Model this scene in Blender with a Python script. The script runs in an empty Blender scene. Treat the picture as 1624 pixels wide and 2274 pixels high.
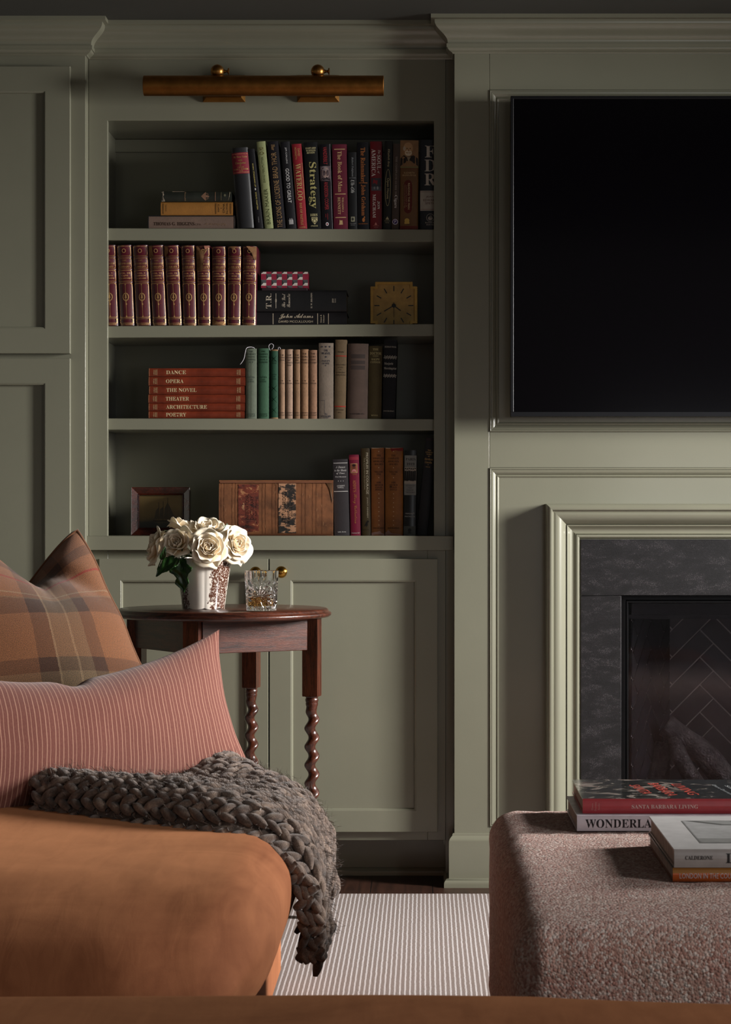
import bpy, bmesh, math, random
from mathutils import Vector, Matrix, noise

# ---------------------------------------------------------------- camera, light, exposure
S = bpy.context.scene
C = S.collection
FPX, VX, VY, CZ = 4800.0, 943.0, 1150.0, 1.01     # focal length in pixels, where the optical axis meets the photo, camera height
cam_d = bpy.data.cameras.new('camera'); cam = bpy.data.objects.new('camera', cam_d); C.objects.link(cam)
cam.location = (0, 0, CZ); cam.rotation_euler = (math.pi/2, 0, 0)
cam_d.sensor_fit = 'HORIZONTAL'; cam_d.sensor_width = 36.0
cam_d.lens = 36.0*FPX/1624.0
cam_d.shift_x = -(VX-812.0)/1624.0; cam_d.shift_y = (VY-1137.0)/1624.0
cam_d.clip_start = 0.1; cam_d.clip_end = 60
cam_d.dof.use_dof = True; cam_d.dof.focus_distance = 5.9; cam_d.dof.aperture_fstop = 32.0
S.camera = cam
S.view_settings.view_transform = 'Standard'; S.view_settings.look = 'None'
S.view_settings.gamma = 1.0; S.view_settings.use_curve_mapping = False
S.view_settings.exposure = 0.0
w = bpy.data.worlds.new('room_glow'); S.world = w; w.use_nodes = True
w.node_tree.nodes['Background'].inputs[0].default_value = (1.0, 0.95, 0.86, 1)
w.node_tree.nodes['Background'].inputs[1].default_value = 0.095

def area(name, loc, target, sx, sy, power, color=(1, 1, 1), spread=180):
    l = bpy.data.lights.new(name, 'AREA'); l.shape = 'RECTANGLE'; l.size = sx; l.size_y = sy
    l.energy = power; l.color = color; l.spread = math.radians(spread)
    o = bpy.data.objects.new(name, l); C.objects.link(o); o.location = loc
    o.rotation_euler = (Vector(target)-Vector(loc)).to_track_quat('-Z', 'Y').to_euler()
    return o
area('side_window_light', (3.1, 4.76, 1.75), (-0.4, 5.1, 0.60), 0.6, 1.0, 72, (1.0, 0.975, 0.945), 74)
area('front_fill_light', (1.7, -1.0, 0.95), (-0.1, 6.0, 0.85), 1.2, 0.8, 11, (0.93, 0.96, 1.0))  # added fill from behind the camera for front-facing surfaces, not a real window
area('foreground_fill_light', (3.1, 1.5, 1.85), (0.0, 2.9, 0.35), 0.6, 0.8, 8, (1.0, 0.975, 0.945), 66)  # added fill to brighten the foreground seat and ottoman front, no window known here

# ---------------------------------------------------------------- helpers
def P(px, py, D):
    return Vector(((px-VX)*D/FPX, D, CZ+(VY-py)*D/FPX))
def X(px, D): return (px-VX)*D/FPX
def Z(py, D): return CZ+(VY-py)*D/FPX
def lin(h):
    h = h.lstrip('#'); out = []
    for i in (0, 2, 4):
        c = int(h[i:i+2], 16)/255.0
        out.append(c/12.92 if c <= 0.04045 else ((c+0.055)/1.055)**2.4)
    return tuple(out)+(1.0,)

class NT:
    def __init__(s, name):
        s.m = bpy.data.materials.new(name); s.m.use_nodes = True
        s.t = s.m.node_tree; s.b = s.t.nodes['Principled BSDF']; s.out = s.t.nodes['Material Output']
    def n(s, typ, **kw):
        nd = s.t.nodes.new(typ)
        for k, v in kw.items(): setattr(nd, k, v)
        return nd
    def l(s, a, b): s.t.links.new(a, b)
    def val(s, nd, i, v):
        nd.inputs[i].default_value = v; return nd
    def math(s, op, a, b=None, c=None):
        nd = s.n('ShaderNodeMath', operation=op)
        for i, v in enumerate((a, b, c)):
            if v is None: continue
            if isinstance(v, (int, float)): nd.inputs[i].default_value = v
            else: s.l(v, nd.inputs[i])
        return nd.outputs[0]
    def coord(s, kind='Object'):
        return s.n('ShaderNodeTexCoord').outputs[kind]
    def mapping(s, vec, scale=(1, 1, 1), rot=(0, 0, 0), loc=(0, 0, 0)):
        m = s.n('ShaderNodeMapping'); s.l(vec, m.inputs[0])
        m.inputs['Scale'].default_value = scale; m.inputs['Rotation'].default_value = rot; m.inputs['Location'].default_value = loc
        return m.outputs[0]
    def noise(s, vec, scale, detail=4, rough=0.55, dist=0.0):
        nd = s.n('ShaderNodeTexNoise'); s.l(vec, nd.inputs['Vector'])
        nd.inputs['Scale'].default_value = scale; nd.inputs['Detail'].default_value = detail
        nd.inputs['Roughness'].default_value = rough; nd.inputs['Distortion'].default_value = dist
        return nd.outputs[0]
    def voronoi(s, vec, scale, feature='F1'):
        nd = s.n('ShaderNodeTexVoronoi', feature=feature); s.l(vec, nd.inputs['Vector']); nd.inputs['Scale'].default_value = scale
        return nd
    def ramp(s, fac, stops, interp='LINEAR'):
        r = s.n('ShaderNodeValToRGB'); r.color_ramp.interpolation = interp
        while len(r.color_ramp.elements) > 1: r.color_ramp.elements.remove(r.color_ramp.elements[-1])
        for i, (p, c) in enumerate(stops):
            e = r.color_ramp.elements[0] if i == 0 else r.color_ramp.elements.new(p)
            e.position = p; e.color = c if isinstance(c, tuple) else lin(c)
        s.l(fac, r.inputs[0]); return r.outputs[0]
    def mix(s, fac, a, b, mode='MIX'):
        m = s.n('ShaderNodeMix', data_type='RGBA', blend_type=mode)
        for i, v in ((0, fac), (6, a), (7, b)):
            if isinstance(v, (int, float)): m.inputs[i].default_value = v
            elif isinstance(v, str): m.inputs[i].default_value = lin(v)
            elif isinstance(v, tuple): m.inputs[i].default_value = v
            else: s.l(v, m.inputs[i])
        return m.outputs[2]
    def base(s, v):
        if isinstance(v, str): s.b.inputs['Base Color'].default_value = lin(v)
        else: s.l(v, s.b.inputs['Base Color'])
    def bump(s, h, strength=0.3, dist=0.002):
        b = s.n('ShaderNodeBump'); b.inputs['Strength'].default_value = strength; b.inputs['Distance'].default_value = dist
        s.l(h, b.inputs['Height']); s.l(b.outputs[0], s.b.inputs['Normal'])
    def set(s, **kw):
        for k, v in kw.items(): s.b.inputs[k.replace('_', ' ')].default_value = v
        return s

_mc = {}
def M(color, rough=0.5, metal=0.0, kind='plain', spec=0.5, var=0.12, name=None):
    """a procedural material: colour with small variation, and a bump of its kind (plain, cloth, leather, paper, gold)"""
    key = (color, rough, metal, kind, spec, var)
    if key in _mc: return _mc[key]
    t = NT(name or ('finish_'+kind+'_'+color.strip('#')))
    v = t.coord()
    c0 = lin(color)
    dk = tuple(max(0, x*(1-var*1.6)) for x in c0[:3])+(1,); lt = tuple(min(1, x*(1+var*1.4)) for x in c0[:3])+(1,)
    if kind == 'cloth':
        n1 = t.noise(t.mapping(v, (900, 900, 140)), 1.0, 2); n2 = t.noise(v, 24, 5)
        f = t.math('ADD', t.math('MULTIPLY', n1, 0.5), t.math('MULTIPLY', n2, 0.5))
        t.base(t.ramp(f, [(0.3, dk), (0.7, lt)])); t.bump(n1, 0.35, 0.0006)
    elif kind == 'leather':
        n1 = t.noise(v, 16, 6, 0.65); vo = t.voronoi(v, 700)
        t.base(t.ramp(n1, [(0.3, dk), (0.7, lt)])); t.bump(vo.outputs[0], 0.16, 0.0005)
    elif kind == 'paper':
        n1 = t.noise(t.mapping(v, (40, 40, 40)), 1.0, 3)
        t.base(t.ramp(n1, [(0.3, dk), (0.7, lt)])); t.bump(n1, 0.1, 0.0005)
    else:
        n1 = t.noise(v, 40, 4)
        t.base(t.ramp(n1, [(0.3, dk), (0.7, lt)])); t.bump(n1, 0.05, 0.0005)
    t.set(Roughness=rough, Metallic=metal); t.b.inputs['Specular IOR Level'].default_value = spec
    _mc[key] = t.m
    return t.m
GOLD = lambda: M('#d8b070', 0.35, 0.55, 'plain', 0.5, 0.25)

class MB:
    def __init__(s): s.v = []; s.f = []; s.mi = []; s.uv = None
    def add(s, vs, fs, mi=0):
        b = len(s.v); s.v.extend(Vector(v) for v in vs)
        for f in fs: s.f.append(tuple(b+i for i in f)); s.mi.append(mi)
        return s
    def box(s, x0, x1, y0, y1, z0, z1, mi=0):
        vs = [(x, y, z) for z in (z0, z1) for y in (y0, y1) for x in (x0, x1)]
        return s.add(vs, [(0, 2, 3, 1), (4, 5, 7, 6), (0, 1, 5, 4), (2, 6, 7, 3), (0, 4, 6, 2), (1, 3, 7, 5)], mi)
    def boxd(s, a, b, D0, D1, mi=0):
        """box whose front face at depth D0 spans photo pixels a=(x0,ytop) b=(x1,ybottom)"""
        return s.box(X(a[0], D0), X(b[0], D0), D0, D1, Z(b[1], D0), Z(a[1], D0), mi)
    def grid(s, pts, closeu=False, closev=False, mi=0):
        nu = len(pts); nv = len(pts[0]); vs = [p for r in pts for p in r]; fs = []
        for i in range(nu if closeu else nu-1):
            for j in range(nv if closev else nv-1):
                a = i*nv+j; b = ((i+1) % nu)*nv+j; c = ((i+1) % nu)*nv+(j+1) % nv; d = i*nv+(j+1) % nv
                fs.append((a, b, c, d))
        return s.add(vs, fs, mi)
    def lathe(s, prof, c=(0, 0, 0), n=32, axis='z', mi=0, cap=True, fn=None):
        """prof: (radius, height) pairs"""
        pts = []
        for (r, h) in prof:
            row = []
            for k in range(n):
                a = 2*math.pi*k/n; rr = r*(fn(a, h) if fn else 1)
                x, y, z = rr*math.cos(a), rr*math.sin(a), h
                if axis == 'y': x, y, z = x, h, y
                if axis == 'x': x, y, z = h, x, y
                row.append((c[0]+x, c[1]+y, c[2]+z))
            pts.append(row)
        s.grid(pts, closev=True, mi=mi)
        if cap:
            b = len(s.v)
            s.f.append(tuple(range(b-n, b))); s.mi.append(mi)
            s.f.append(tuple(range(b-n*len(prof), b-n*len(prof)+n))[::-1]); s.mi.append(mi)
        return s
    def tube(s, path, rad, n=8, mi=0, fn=None):
        path = [Vector(p) for p in path]; m = len(path)
        if not hasattr(rad, '__len__'): rad = [rad]*m
        rows = []; up = None
        for i, p in enumerate(path):
            t = (path[min(i+1, m-1)]-path[max(i-1, 0)]).normalized()
            if up is None:
                up = Vector((0, 0, 1)) if abs(t.z) < 0.9 else Vector((1, 0, 0))
            a = (up-t*up.dot(t)).normalized(); b = t.cross(a); up = a
            rows.append([p+(a*math.cos(2*math.pi*k/n)+b*math.sin(2*math.pi*k/n))*rad[i]*(fn(i, k, n) if fn else 1) for k in range(n)])
        s.grid(rows, closev=True, mi=mi)
        e = len(s.v)
        s.f.append(tuple(range(e-n, e))); s.mi.append(mi); s.f.append(tuple(range(e-n*m, e-n*m+n))[::-1]); s.mi.append(mi)
        return s
    def prism(s, poly, y0, y1, mi=0):
        """polygon of (x, z) extruded along y"""
        n = len(poly); vs = [(x, y0, z) for x, z in poly]+[(x, y1, z) for x, z in poly]
        fs = [tuple(range(n)), tuple(range(2*n-1, n-1, -1))]+[(i, i+n, (i+1) % n+n, (i+1) % n) for i in range(n)]
        return s.add(vs, fs, mi)
    def frame(s, x0, x1, z0, z1, Y, prof, mi=0, bottom=True):
        """mitred moulding round a rectangle: prof of (inset towards the middle, height towards the viewer)"""
        rows = []
        for (i, h) in prof:
            rows.append([(x0+i, Y-h, z0+(i if bottom else 0)), (x0+i, Y-h, z1-i), (x1-i, Y-h, z1-i), (x1-i, Y-h, z0+(i if bottom else 0))])
        rows = list(map(list, zip(*rows)))       # corner by corner
        k = 4 if bottom else 3
        for c in range(k):
            a, b = rows[c], rows[(c+1) % 4]
            s.grid([a, b], mi=mi)
        return s
    def build(s, name, mats, parent=None, smooth=True, angle=35, bevel=0, seg=2, label=None, recalc=True, loc=None, sub=0):
        me = bpy.data.meshes.new(name)
        o = bpy.data.objects.new(name, me)
        vs = s.v
        if loc is not None: vs = [v-Vector(loc) for v in vs]
        me.from_pydata([tuple(v) for v in vs], [], s.f)
        for m in (mats if isinstance(mats, (list, tuple)) else [mats]): me.materials.append(m)
        me.polygons.foreach_set('material_index', s.mi)
        if s.uv:
            ul = me.uv_layers.new(name='UVMap'); vi = [l.vertex_index for l in me.loops]
            flat = []
            for i in vi: flat.extend(s.uv[i])
            ul.data.foreach_set('uv', flat)
        if recalc:
            bm = bmesh.new(); bm.from_mesh(me); bmesh.ops.recalc_face_normals(bm, faces=bm.faces); bm.to_mesh(me); bm.free()
        me.polygons.foreach_set('use_smooth', [smooth]*len(me.polygons))
        if smooth and angle < 180: me.set_sharp_from_angle(angle=math.radians(angle))
        C.objects.link(o)
        if parent is not None: o.parent = parent
        if loc is not None: o.location = loc
        if bevel:
            b = o.modifiers.new('bevel', 'BEVEL'); b.width = bevel; b.segments = seg; b.limit_method = 'ANGLE'; b.angle_limit = math.radians(40)
        if sub:
            b = o.modifiers.new('subdivision', 'SUBSURF'); b.levels = sub; b.render_levels = sub
        if label: o['label'] = label
        return o

def tag(o, label, cat, group=None):
    o['label'] = label; o['category'] = cat
    if group: o['group'] = group
    return o
def thing(name, label, cat, loc=(0, 0, 0), rot=(0, 0, 0), group=None):
    o = bpy.data.objects.new(name, None); C.objects.link(o); o.location = loc; o.rotation_euler = rot
    o.empty_display_size = 0.05
    return tag(o, label, cat, group)
def struct(o):
    o['kind'] = 'structure'; return o
def loc_build(mb, name, mats, parent, **kw):
    """geometry given in world metres, stored relative to an unrotated parent"""
    off = Vector(parent.location)
    mb.v = [v-off for v in mb.v]
    return mb.build(name, mats, parent, **kw)

# lettering: serif and script letters come from the math alphabets of the built-in font
def SER(s): return ''.join(chr(0x1D400+ord(c)-65) if 'A' <= c <= 'Z' else chr(0x1D41A+ord(c)-97) if 'a' <= c <= 'z' else chr(0x1D7CE+ord(c)-48) if '0' <= c <= '9' else c for c in s)
def ITA(s): return ''.join(chr(0x1D468+ord(c)-65) if 'A' <= c <= 'Z' else chr(0x1D482+ord(c)-97) if 'a' <= c <= 'z' else c for c in s)
def SCR(s): return ''.join(chr(0x1D4D0+ord(c)-65) if 'A' <= c <= 'Z' else chr(0x1D4EA+ord(c)-97) if 'a' <= c <= 'z' else c for c in s)
_tc = {}
def glyphs(s):
    if s in _tc: return _tc[s]
    cu = bpy.data.curves.new('lettering', 'FONT'); cu.body = s; cu.resolution_u = 2
    o = bpy.data.objects.new('lettering', cu); me = o.to_mesh()
    vs = [(v.co.x, v.co.y) for v in me.vertices]; fs = [tuple(p.vertices) for p in me.polygons]
    o.to_mesh_clear(); bpy.data.objects.remove(o); bpy.data.curves.remove(cu)
    xs = [v[0] for v in vs]; ys = [v[1] for v in vs]
    x0, x1, y0, y1 = min(xs), max(xs), min(ys), max(ys)
    vs = [((x-x0)/(x1-x0)-0.5, (y-y0)/max(y1-y0, 1e-6)-0.5) for x, y in vs]
    _tc[s] = (vs, fs); return _tc[s]
def text2d(s, cx, cy, L, H, rot=0):
    """lettering stretched to length L and height H round (cx, cy), turned by rot degrees; 2-D points and faces"""
    vs, fs = glyphs(s); a = math.radians(rot); ca, sa = math.cos(a), math.sin(a)
    return [(cx+ca*x*L-sa*y*H, cy+sa*x*L+ca*y*H) for x, y in vs], fs
def rect2d(x0, y0, x1, y1, n=6):
    vs = []; fs = []
    q = n if abs(y1-y0) > 0.006 else 2
    for i in range(n+1):
        for j in range(q+1): vs.append((x0+(x1-x0)*i/n, y0+(y1-y0)*j/q))
    for i in range(n):
        for j in range(q): a = i*(q+1)+j; fs.append((a, a+q+1, a+q+2, a+1))
    return vs, fs
def ring2d(cx, cy, rx, ry, wd, n=28, k=0, amp=0.0):
    vs = []; fs = []
    for i in range(n):
        a = 2*math.pi*i/n; q = 1+amp*math.sin(k*a)
        vs += [(cx+rx*q*math.cos(a), cy+ry*q*math.sin(a)), (cx+(rx-wd)*math.cos(a), cy+(ry-wd)*math.sin(a))]
    for i in range(n):
        j = (i+1) % n; fs.append((2*i, 2*j, 2*j+1, 2*i+1))
    return vs, fs
def disc2d(cx, cy, rx, ry, n=20):
    vs = [(cx, cy)]+[(cx+rx*math.cos(2*math.pi*i/n), cy+ry*math.sin(2*math.pi*i/n)) for i in range(n)]
    return vs, [(0, 1+i, 1+(i+1) % n) for i in range(n)]
def poly2d(pts):
    n = len(pts); cx = sum(p[0] for p in pts)/n; cy = sum(p[1] for p in pts)/n
    vs = [(cx, cy)]+[((p[0]+cx)/2, (p[1]+cy)/2) for p in pts]+list(pts)
    return vs, [(0, 1+i, 1+(i+1) % n) for i in range(n)]+[(1+i, 1+n+i, 1+n+(i+1) % n, 1+(i+1) % n) for i in range(n)]
# ---------------------------------------------------------------- materials of the room
def paint_mat(name, col, rough=0.38):
    t = NT(name); v = t.coord()
    n = t.noise(v, 3.0, 3); fine = t.noise(t.mapping(v, (260, 260, 120)), 1.0, 3)
    c = lin(col)
    t.base(t.ramp(n, [(0.3, tuple(x*0.95 for x in c[:3])+(1,)), (0.7, tuple(x*1.04 for x in c[:3])+(1,))]))
    t.bump(fine, 0.12, 0.0006); t.set(Roughness=rough)
    if rough < 0.5: t.b.inputs['Coat Weight'].default_value = 0.35; t.b.inputs['Coat Roughness'].default_value = 0.14
    return t.m
PAINT = paint_mat('sage_green_paint', '#7c7b6a', 0.3)
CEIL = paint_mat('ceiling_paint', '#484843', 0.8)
def floor_mat():
    t = NT('dark_oak_boards'); v = t.coord(); sx = t.n('ShaderNodeSeparateXYZ'); t.l(v, sx.inputs[0])
    bx = t.math('DIVIDE', t.math('ADD', sx.outputs[0], 0.146), 0.168); cell = t.math('FLOOR', bx); fr = t.math('FRACT', bx)
    gap = t.math('LESS_THAN', t.math('ABSOLUTE', t.math('SUBTRACT', fr, 0.5)), 0.492)
    tone = t.n('ShaderNodeTexWhiteNoise', noise_dimensions='1D'); t.l(cell, tone.inputs['W'])
    gr = t.noise(t.mapping(v, (60, 3, 1)), 1.0, 6, 0.6, 0.6)
    c = t.ramp(gr, [(0.25, '#1f120d'), (0.75, '#452a1f')])
    c = t.mix(t.math('MULTIPLY', tone.outputs[0], 0.4), c, '#2a1a12')
    c = t.mix(gap, '#0a0605', c)
    t.base(c); t.bump(t.math('ADD', gap, t.math('MULTIPLY', gr, 0.2)), 0.4, 0.001); t.set(Roughness=0.4); return t.m
def rug_mat():
    t = NT('ribbed_wool_rug'); v = t.coord(); sx = t.n('ShaderNodeSeparateXYZ')
    w = t.noise(v, 45, 2); vv = t.n('ShaderNodeVectorMath', operation='ADD')
    t.l(v, vv.inputs[0]); wn = t.math('MULTIPLY', t.math('SUBTRACT', w, 0.5), 0.0028)
    cb = t.n('ShaderNodeCombineXYZ'); t.l(wn, cb.inputs[0]); t.l(cb.outputs[0], vv.inputs[1]); t.l(vv.outputs[0], sx.inputs[0])
    u = t.math('FRACT', t.math('DIVIDE', sx.outputs[0], 0.0108))
    yy = t.math('FRACT', t.math('ADD', t.math('DIVIDE', sx.outputs[1], 0.0072), t.math('MULTIPLY', t.math('FLOOR', t.math('MULTIPLY', u, 3.0)), 0.5)))
    rib = t.math('LESS_THAN', u, 0.34)
    bead = t.math('LESS_THAN', t.math('ABSOLUTE', t.math('SUBTRACT', yy, 0.5)), 0.2)
    fine = t.noise(v, 420, 2, 0.7)
    warm = t.ramp(fine, [(0.3, '#4d3d35'), (0.72, '#7c6a5f')])
    warm = t.mix(t.math('MULTIPLY', bead, 0.75), warm, '#b9aeaa')
    cream = t.ramp(fine, [(0.25, '#aba4a3'), (0.7, '#d6cfce')])
    t.base(t.mix(rib, warm, cream))
    h = t.math('ADD', t.math('MULTIPLY', rib, 1.0), t.math('ADD', t.math('MULTIPLY', bead, 0.5), t.math('MULTIPLY', fine, 0.8)))
    t.bump(h, 0.8, 0.003); t.set(Roughness=0.95); t.b.inputs['Specular IOR Level'].default_value = 0.1; return t.m
def wood_mat(name, d, l, rough=0.28, sc=(6, 6, 60), coat=0.3):
    t = NT(name); v = t.coord(); g = t.noise(t.mapping(v, sc), 1.0, 7, 0.65, 1.2); p = t.noise(t.mapping(v, tuple(k*9 for k in sc)), 1.0, 3, 0.7)
    f = t.math('ADD', t.math('MULTIPLY', g, 0.7), t.math('MULTIPLY', p, 0.3))
    t.base(t.ramp(f, [(0.38, d), (0.60, l)])); t.bump(p, 0.25, 0.0012); t.set(Roughness=rough); t.b.inputs['Coat Weight'].default_value = coat
    t.b.inputs['Coat Roughness'].default_value = 0.15; return t.m
WOOD_X = wood_mat('walnut_grain_along_x', '#1c0c08', '#522819', 0.3, (7, 60, 60))
WOOD_H = wood_mat('walnut_grain_along_boards', '#1c0c08', '#522819', 0.3, (9, 9, 110))
WOOD_Z = wood_mat('walnut_grain_along_z', '#1c0c08', '#522819', 0.27, (70, 70, 7))
MAHOG = wood_mat('mahogany_frame', '#1c0705', '#4a1c12', 0.22, (12, 30, 30), 0.5)
BRASS = M('#a2723a', 0.34, 1.0, 'plain', 0.5, 0.12, 'aged_brass')
BRASS_D = M('#8a5c2c', 0.44, 1.0, 'plain', 0.5, 0.12, 'brushed_dark_brass')
PAGES = M('#b6a78c', 0.8, 0, 'paper', 0.2, 0.2, 'page_edges')

# ---------------------------------------------------------------- room shell
DB, DL, DC = 6.0, 5.95, 5.925          # fronts of bookcase, tall cupboard, chimney breast
ZC = Z(45, 5.94)                       # ceiling height
XL, XR = X(190, DL), X(1009, DC)       # where the planes step
m = MB(); m.box(-2.4, 3.2, 1.2, 6.6, -0.1, 0.0); struct(m.build('floor', floor_mat()))
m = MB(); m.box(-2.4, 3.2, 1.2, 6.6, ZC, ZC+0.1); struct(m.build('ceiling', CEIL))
m = MB(); m.box(-2.4, 3.2, 6.45, 6.6, 0, ZC); struct(m.build('wall_back', PAINT))

# crown moulding, swept along cupboard, bookcase and chimney breast
cb0 = Z(131, 5.99)
prof = []
hh = ZC-cb0
def cz(f): return ZC-f*hh
prof += [(0.0, cz(1.0)), (0.004, cz(1.0)), (0.006, cz(0.97))]
for k in range(7):
    f = k/6; prof.append((0.006+0.012*math.sin(f*math.pi/2), cz(0.97-0.11*f)))
prof += [(0.018, cz(0.85)), (0.021, cz(0.85)), (0.021, cz(0.74)), (0.018, cz(0.735))]
for k in range(13):
    f = k/12; prof.append((0.018+0.036*(f-0.16*math.sin(2*math.pi*f)), cz(0.735-0.60*f)))
prof += [(0.058, cz(0.125)), (0.064, cz(0.11)), (0.064, ZC)]
m = MB(); rows = []
for (o, z) in prof:
    rows.append([(-2.4, DL-o, z), (XL+o, DL-o, z), (XL+o, DB-o, z), (XR-o, DB-o, z), (XR-o, DC-o, z), (3.2, DC-o, z)])
m.grid(rows); struct(m.build('trim_1', PAINT, angle=28))

# chimney breast: stiles, rails and recessed fields around television and fireplace
def Xc(px): return X(px, DC)
def Zc(py): return Z(py, DC)
XE = X(2525, DC)
FX0, FX1, FZT = Xc(1380), X(2154, DC), Zc(1323)      # fire opening
m = MB()
m.box(XR, Xc(1087), DC, 6.45, 0, ZC-0.001)
m.box(X(2447, DC), XE, DC, 6.45, 0, ZC-0.001)
m.box(Xc(1087)+0.0006, X(2447, DC)-0.0006, DC+0.0004, 6.45, Zc(200), ZC-0.001)
m.box(Xc(1087)+0.0006, X(2447, DC)-0.0006, DC+0.0004, 6.45, Zc(1039), Zc(959))
struct(m.build('wall_chimney', PAINT, bevel=0.001, seg=1))
m = MB(); m.box(Xc(1087), X(2447, DC), DC+0.010, 6.45, Zc(959), Zc(200))
m.box(Xc(1087), FX0-0.02, DC+0.010, 6.45, 0, Zc(1039))
m.box(FX1+0.02, X(2447, DC), DC+0.010, 6.45, 0, Zc(1039))
m.box(FX0-0.02, FX1+0.02, DC+0.010, 6.45, FZT+0.02, Zc(1039))
m.box(Xc(1087)+0.0006, Xc(1216), DC+0.0004, 5.99, 0, Zc(1836))
struct(m.build('wall_chimney', PAINT))
pm = [(0.0, 0.0), (0.0, 0.0012), (0.0012, 0.0024), (0.0030, 0.0026), (0.0044, 0.0016), (0.0050, -0.0004), (0.0058, -0.0004)]
for k in range(9):
    f = k/8; pm.append((0.0062+0.0120*f, 0.0012-0.0072*f+0.0018*math.sin(f*math.pi)))
pm += [(0.0192, -0.0078), (0.0206, -0.0062), (0.0228, -0.0060), (0.0242, -0.0075), (0.0262, -0.0085), (0.027, -0.0101)]
m = MB(); m.frame(Xc(1087), X(2447, DC), Zc(959), Zc(200), DC, pm); struct(m.build('trim_2', PAINT, angle=50))
m = MB(); m.frame(Xc(1087), X(2447, DC), Zc(1836), Zc(1039), DC, pm); struct(m.build('trim_3', PAINT, angle=50))
# baseboard wraps the left corner of the chimney breast
bp = [(0.0, Z(1850, DC)), (0.003, Z(1850, DC)), (0.005, Z(1853, DC))]
for k in range(6):
    f = k/5; bp.append((0.005+0.009*math.sin(f*math.pi/2), Z(1855, DC)-0.0145*f))
bp += [(0.0145, Z(1868, 5.91)), (0.0145, 0.024)]
for k in range(6):
    a = k/5*math.pi/2; bp.append((0.0145+0.0135*math.sin(a), 0.010+0.014*math.cos(a)))
bp += [(0.028, 0.0)]
m = MB(); rows = []
for (o, z) in bp: rows.append([(XR-o, 6.12, z), (XR-o, DC-o, z), (Xc(1212), DC-o, z)])
m.grid(rows); struct(m.build('baseboard_chimney', PAINT, angle=40))

# rug
m = MB(); m.box(-2.0, 2.6, 1.6, 5.76, 0.0, 0.009)
rug = tag(m.build('area_rug', rug_mat(), bevel=0.003), 'flat woven wool rug with fine cream and taupe ribs on the dark floor', 'rug')

# ---------------------------------------------------------------- built-in bookcase
OX0, OX1 = X(239, DB), X(964, DB)               # opening of the face frame
ZT = Z(268, DB); SY = ((506.5, 509.5), (724.0, 719.3), (929.0, 930.5))
def shelf_z(i, px): return Z(SY[i][0]+(SY[i][1]-SY[i][0])*(px-239.0)/725.0, 6.02)
SZ = [shelf_z(i, 600) for i in range(3)]; LZ = Z(1190, 5.975)
BX0, BX1 = X(221, DB), X(985, DB)               # inside of the box, behind the frame
BK = 6.315
book_root = thing('built_in_bookcase', 'sage green built-in bookcase with three open shelves over paired cupboard doors', 'bookcase', ((OX0+OX1)/2, DB, 0))
def bb(mb, name, mats=PAINT, **kw): return loc_build(mb, name, mats, book_root, **kw)
m = MB()
FL, FR = XL+0.0005, XR-0.0005
fo_ = (FL, X(990, DB), ZC-0.02); c_ = 0.0012
def U3(l, r, t, y): return [(l, y, LZ), (l, y, t), (r, y, t), (r, y, LZ)]
m.grid([U3(FL, X(990, DB), ZC-0.02, DB+0.02), U3(FL, X(990, DB), ZC-0.02, DB+c_), U3(FL+c_, X(990, DB)-c_, ZC-0.02-c_, DB), U3(OX0-c_, OX1+c_, ZT+c_, DB), U3(OX0-c_*0.35, OX1+c_*0.35, ZT+c_*0.35, DB+c_*0.35), U3(OX0, OX1, ZT, DB+c_), U3(OX0, OX1, ZT, DB+0.02), U3(FL, X(990, DB), ZC-0.02, DB+0.02)])
m.box(X(990, DB)+0.0004, FR, DB+0.006, DB+0.02, 0.0, ZC-0.02)
bb(m, 'face_frame', angle=9)
m = MB(); m.box(BX0-0.018, BX0, DB+0.021, BK, 0.1, ZC-0.05); bb(m, 'side_panel')
m = MB(); m.box(BX1, BX1+0.018, DB+0.021, BK, 0.1, ZC-0.05); bb(m, 'side_panel')
m = MB(); m.box(BX0, BX1, BK, BK+0.012, 0.1, ZC-0.05); m.box(BX0, BX1, BK-0.014, BK-0.0002, Z(339, BK), Z(311, BK)-0.001); bb(m, 'back_panel')
m = MB(); m.box(BX0, BX1, DB+0.021, BK, Z(311, BK), Z(311, BK)+0.018); bb(m, 'top_panel')
for i, (z, t) in enumerate(zip(SZ, (27.5, 26.5, 25.5))):
    m = MB(); m.box(BX0+0.001, BX1-0.001, 6.02, BK-0.016, z-t*6.02/FPX, z)
    for v in m.v: v.z += shelf_z(i, v.x*FPX/6.02+VX)-z
    bb(m, 'shelf', bevel=0.0012)
m = MB(); m.box(X(190, 5.975), X(1007, 5.975), 5.975, BK-0.001, Z(1222, 5.975), LZ); bb(m, 'ledge', bevel=0.0012)
# lower cupboard
LB = Z(1866, DB)
m = MB()
zl = Z(1222, 5.975)-0.0003
m.box(FL, X(240, DB), DB, DB+0.02, LB, zl); m.box(X(950, DB), X(990, DB), DB, DB+0.02, LB, zl)
m.box(X(240, DB), X(950, DB), DB, DB+0.02, Z(1262, DB), zl); m.box(X(240, DB), X(950, DB), DB, DB+0.02, LB, Z(1840, DB))
m.box(FL, X(990, DB), DB+0.021, DB+0.3, LB, LB+0.018)
bb(m, 'cupboard_frame', bevel=0.0012)
m = MB(); m.box(FL, FR, 6.115, 6.13, 0.018, LB+0.01); bb(m, 'toe_kick')
m = MB()
sp = [(0.0, 0.022), (0.006, 0.021), (0.011, 0.016), (0.013, 0.009), (0.013, 0.0)]
m.grid([[(FL, 6.115-o, z), (FR, 6.115-o, z)] for o, z in sp]); bb(m, 'shoe_moulding')
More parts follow.
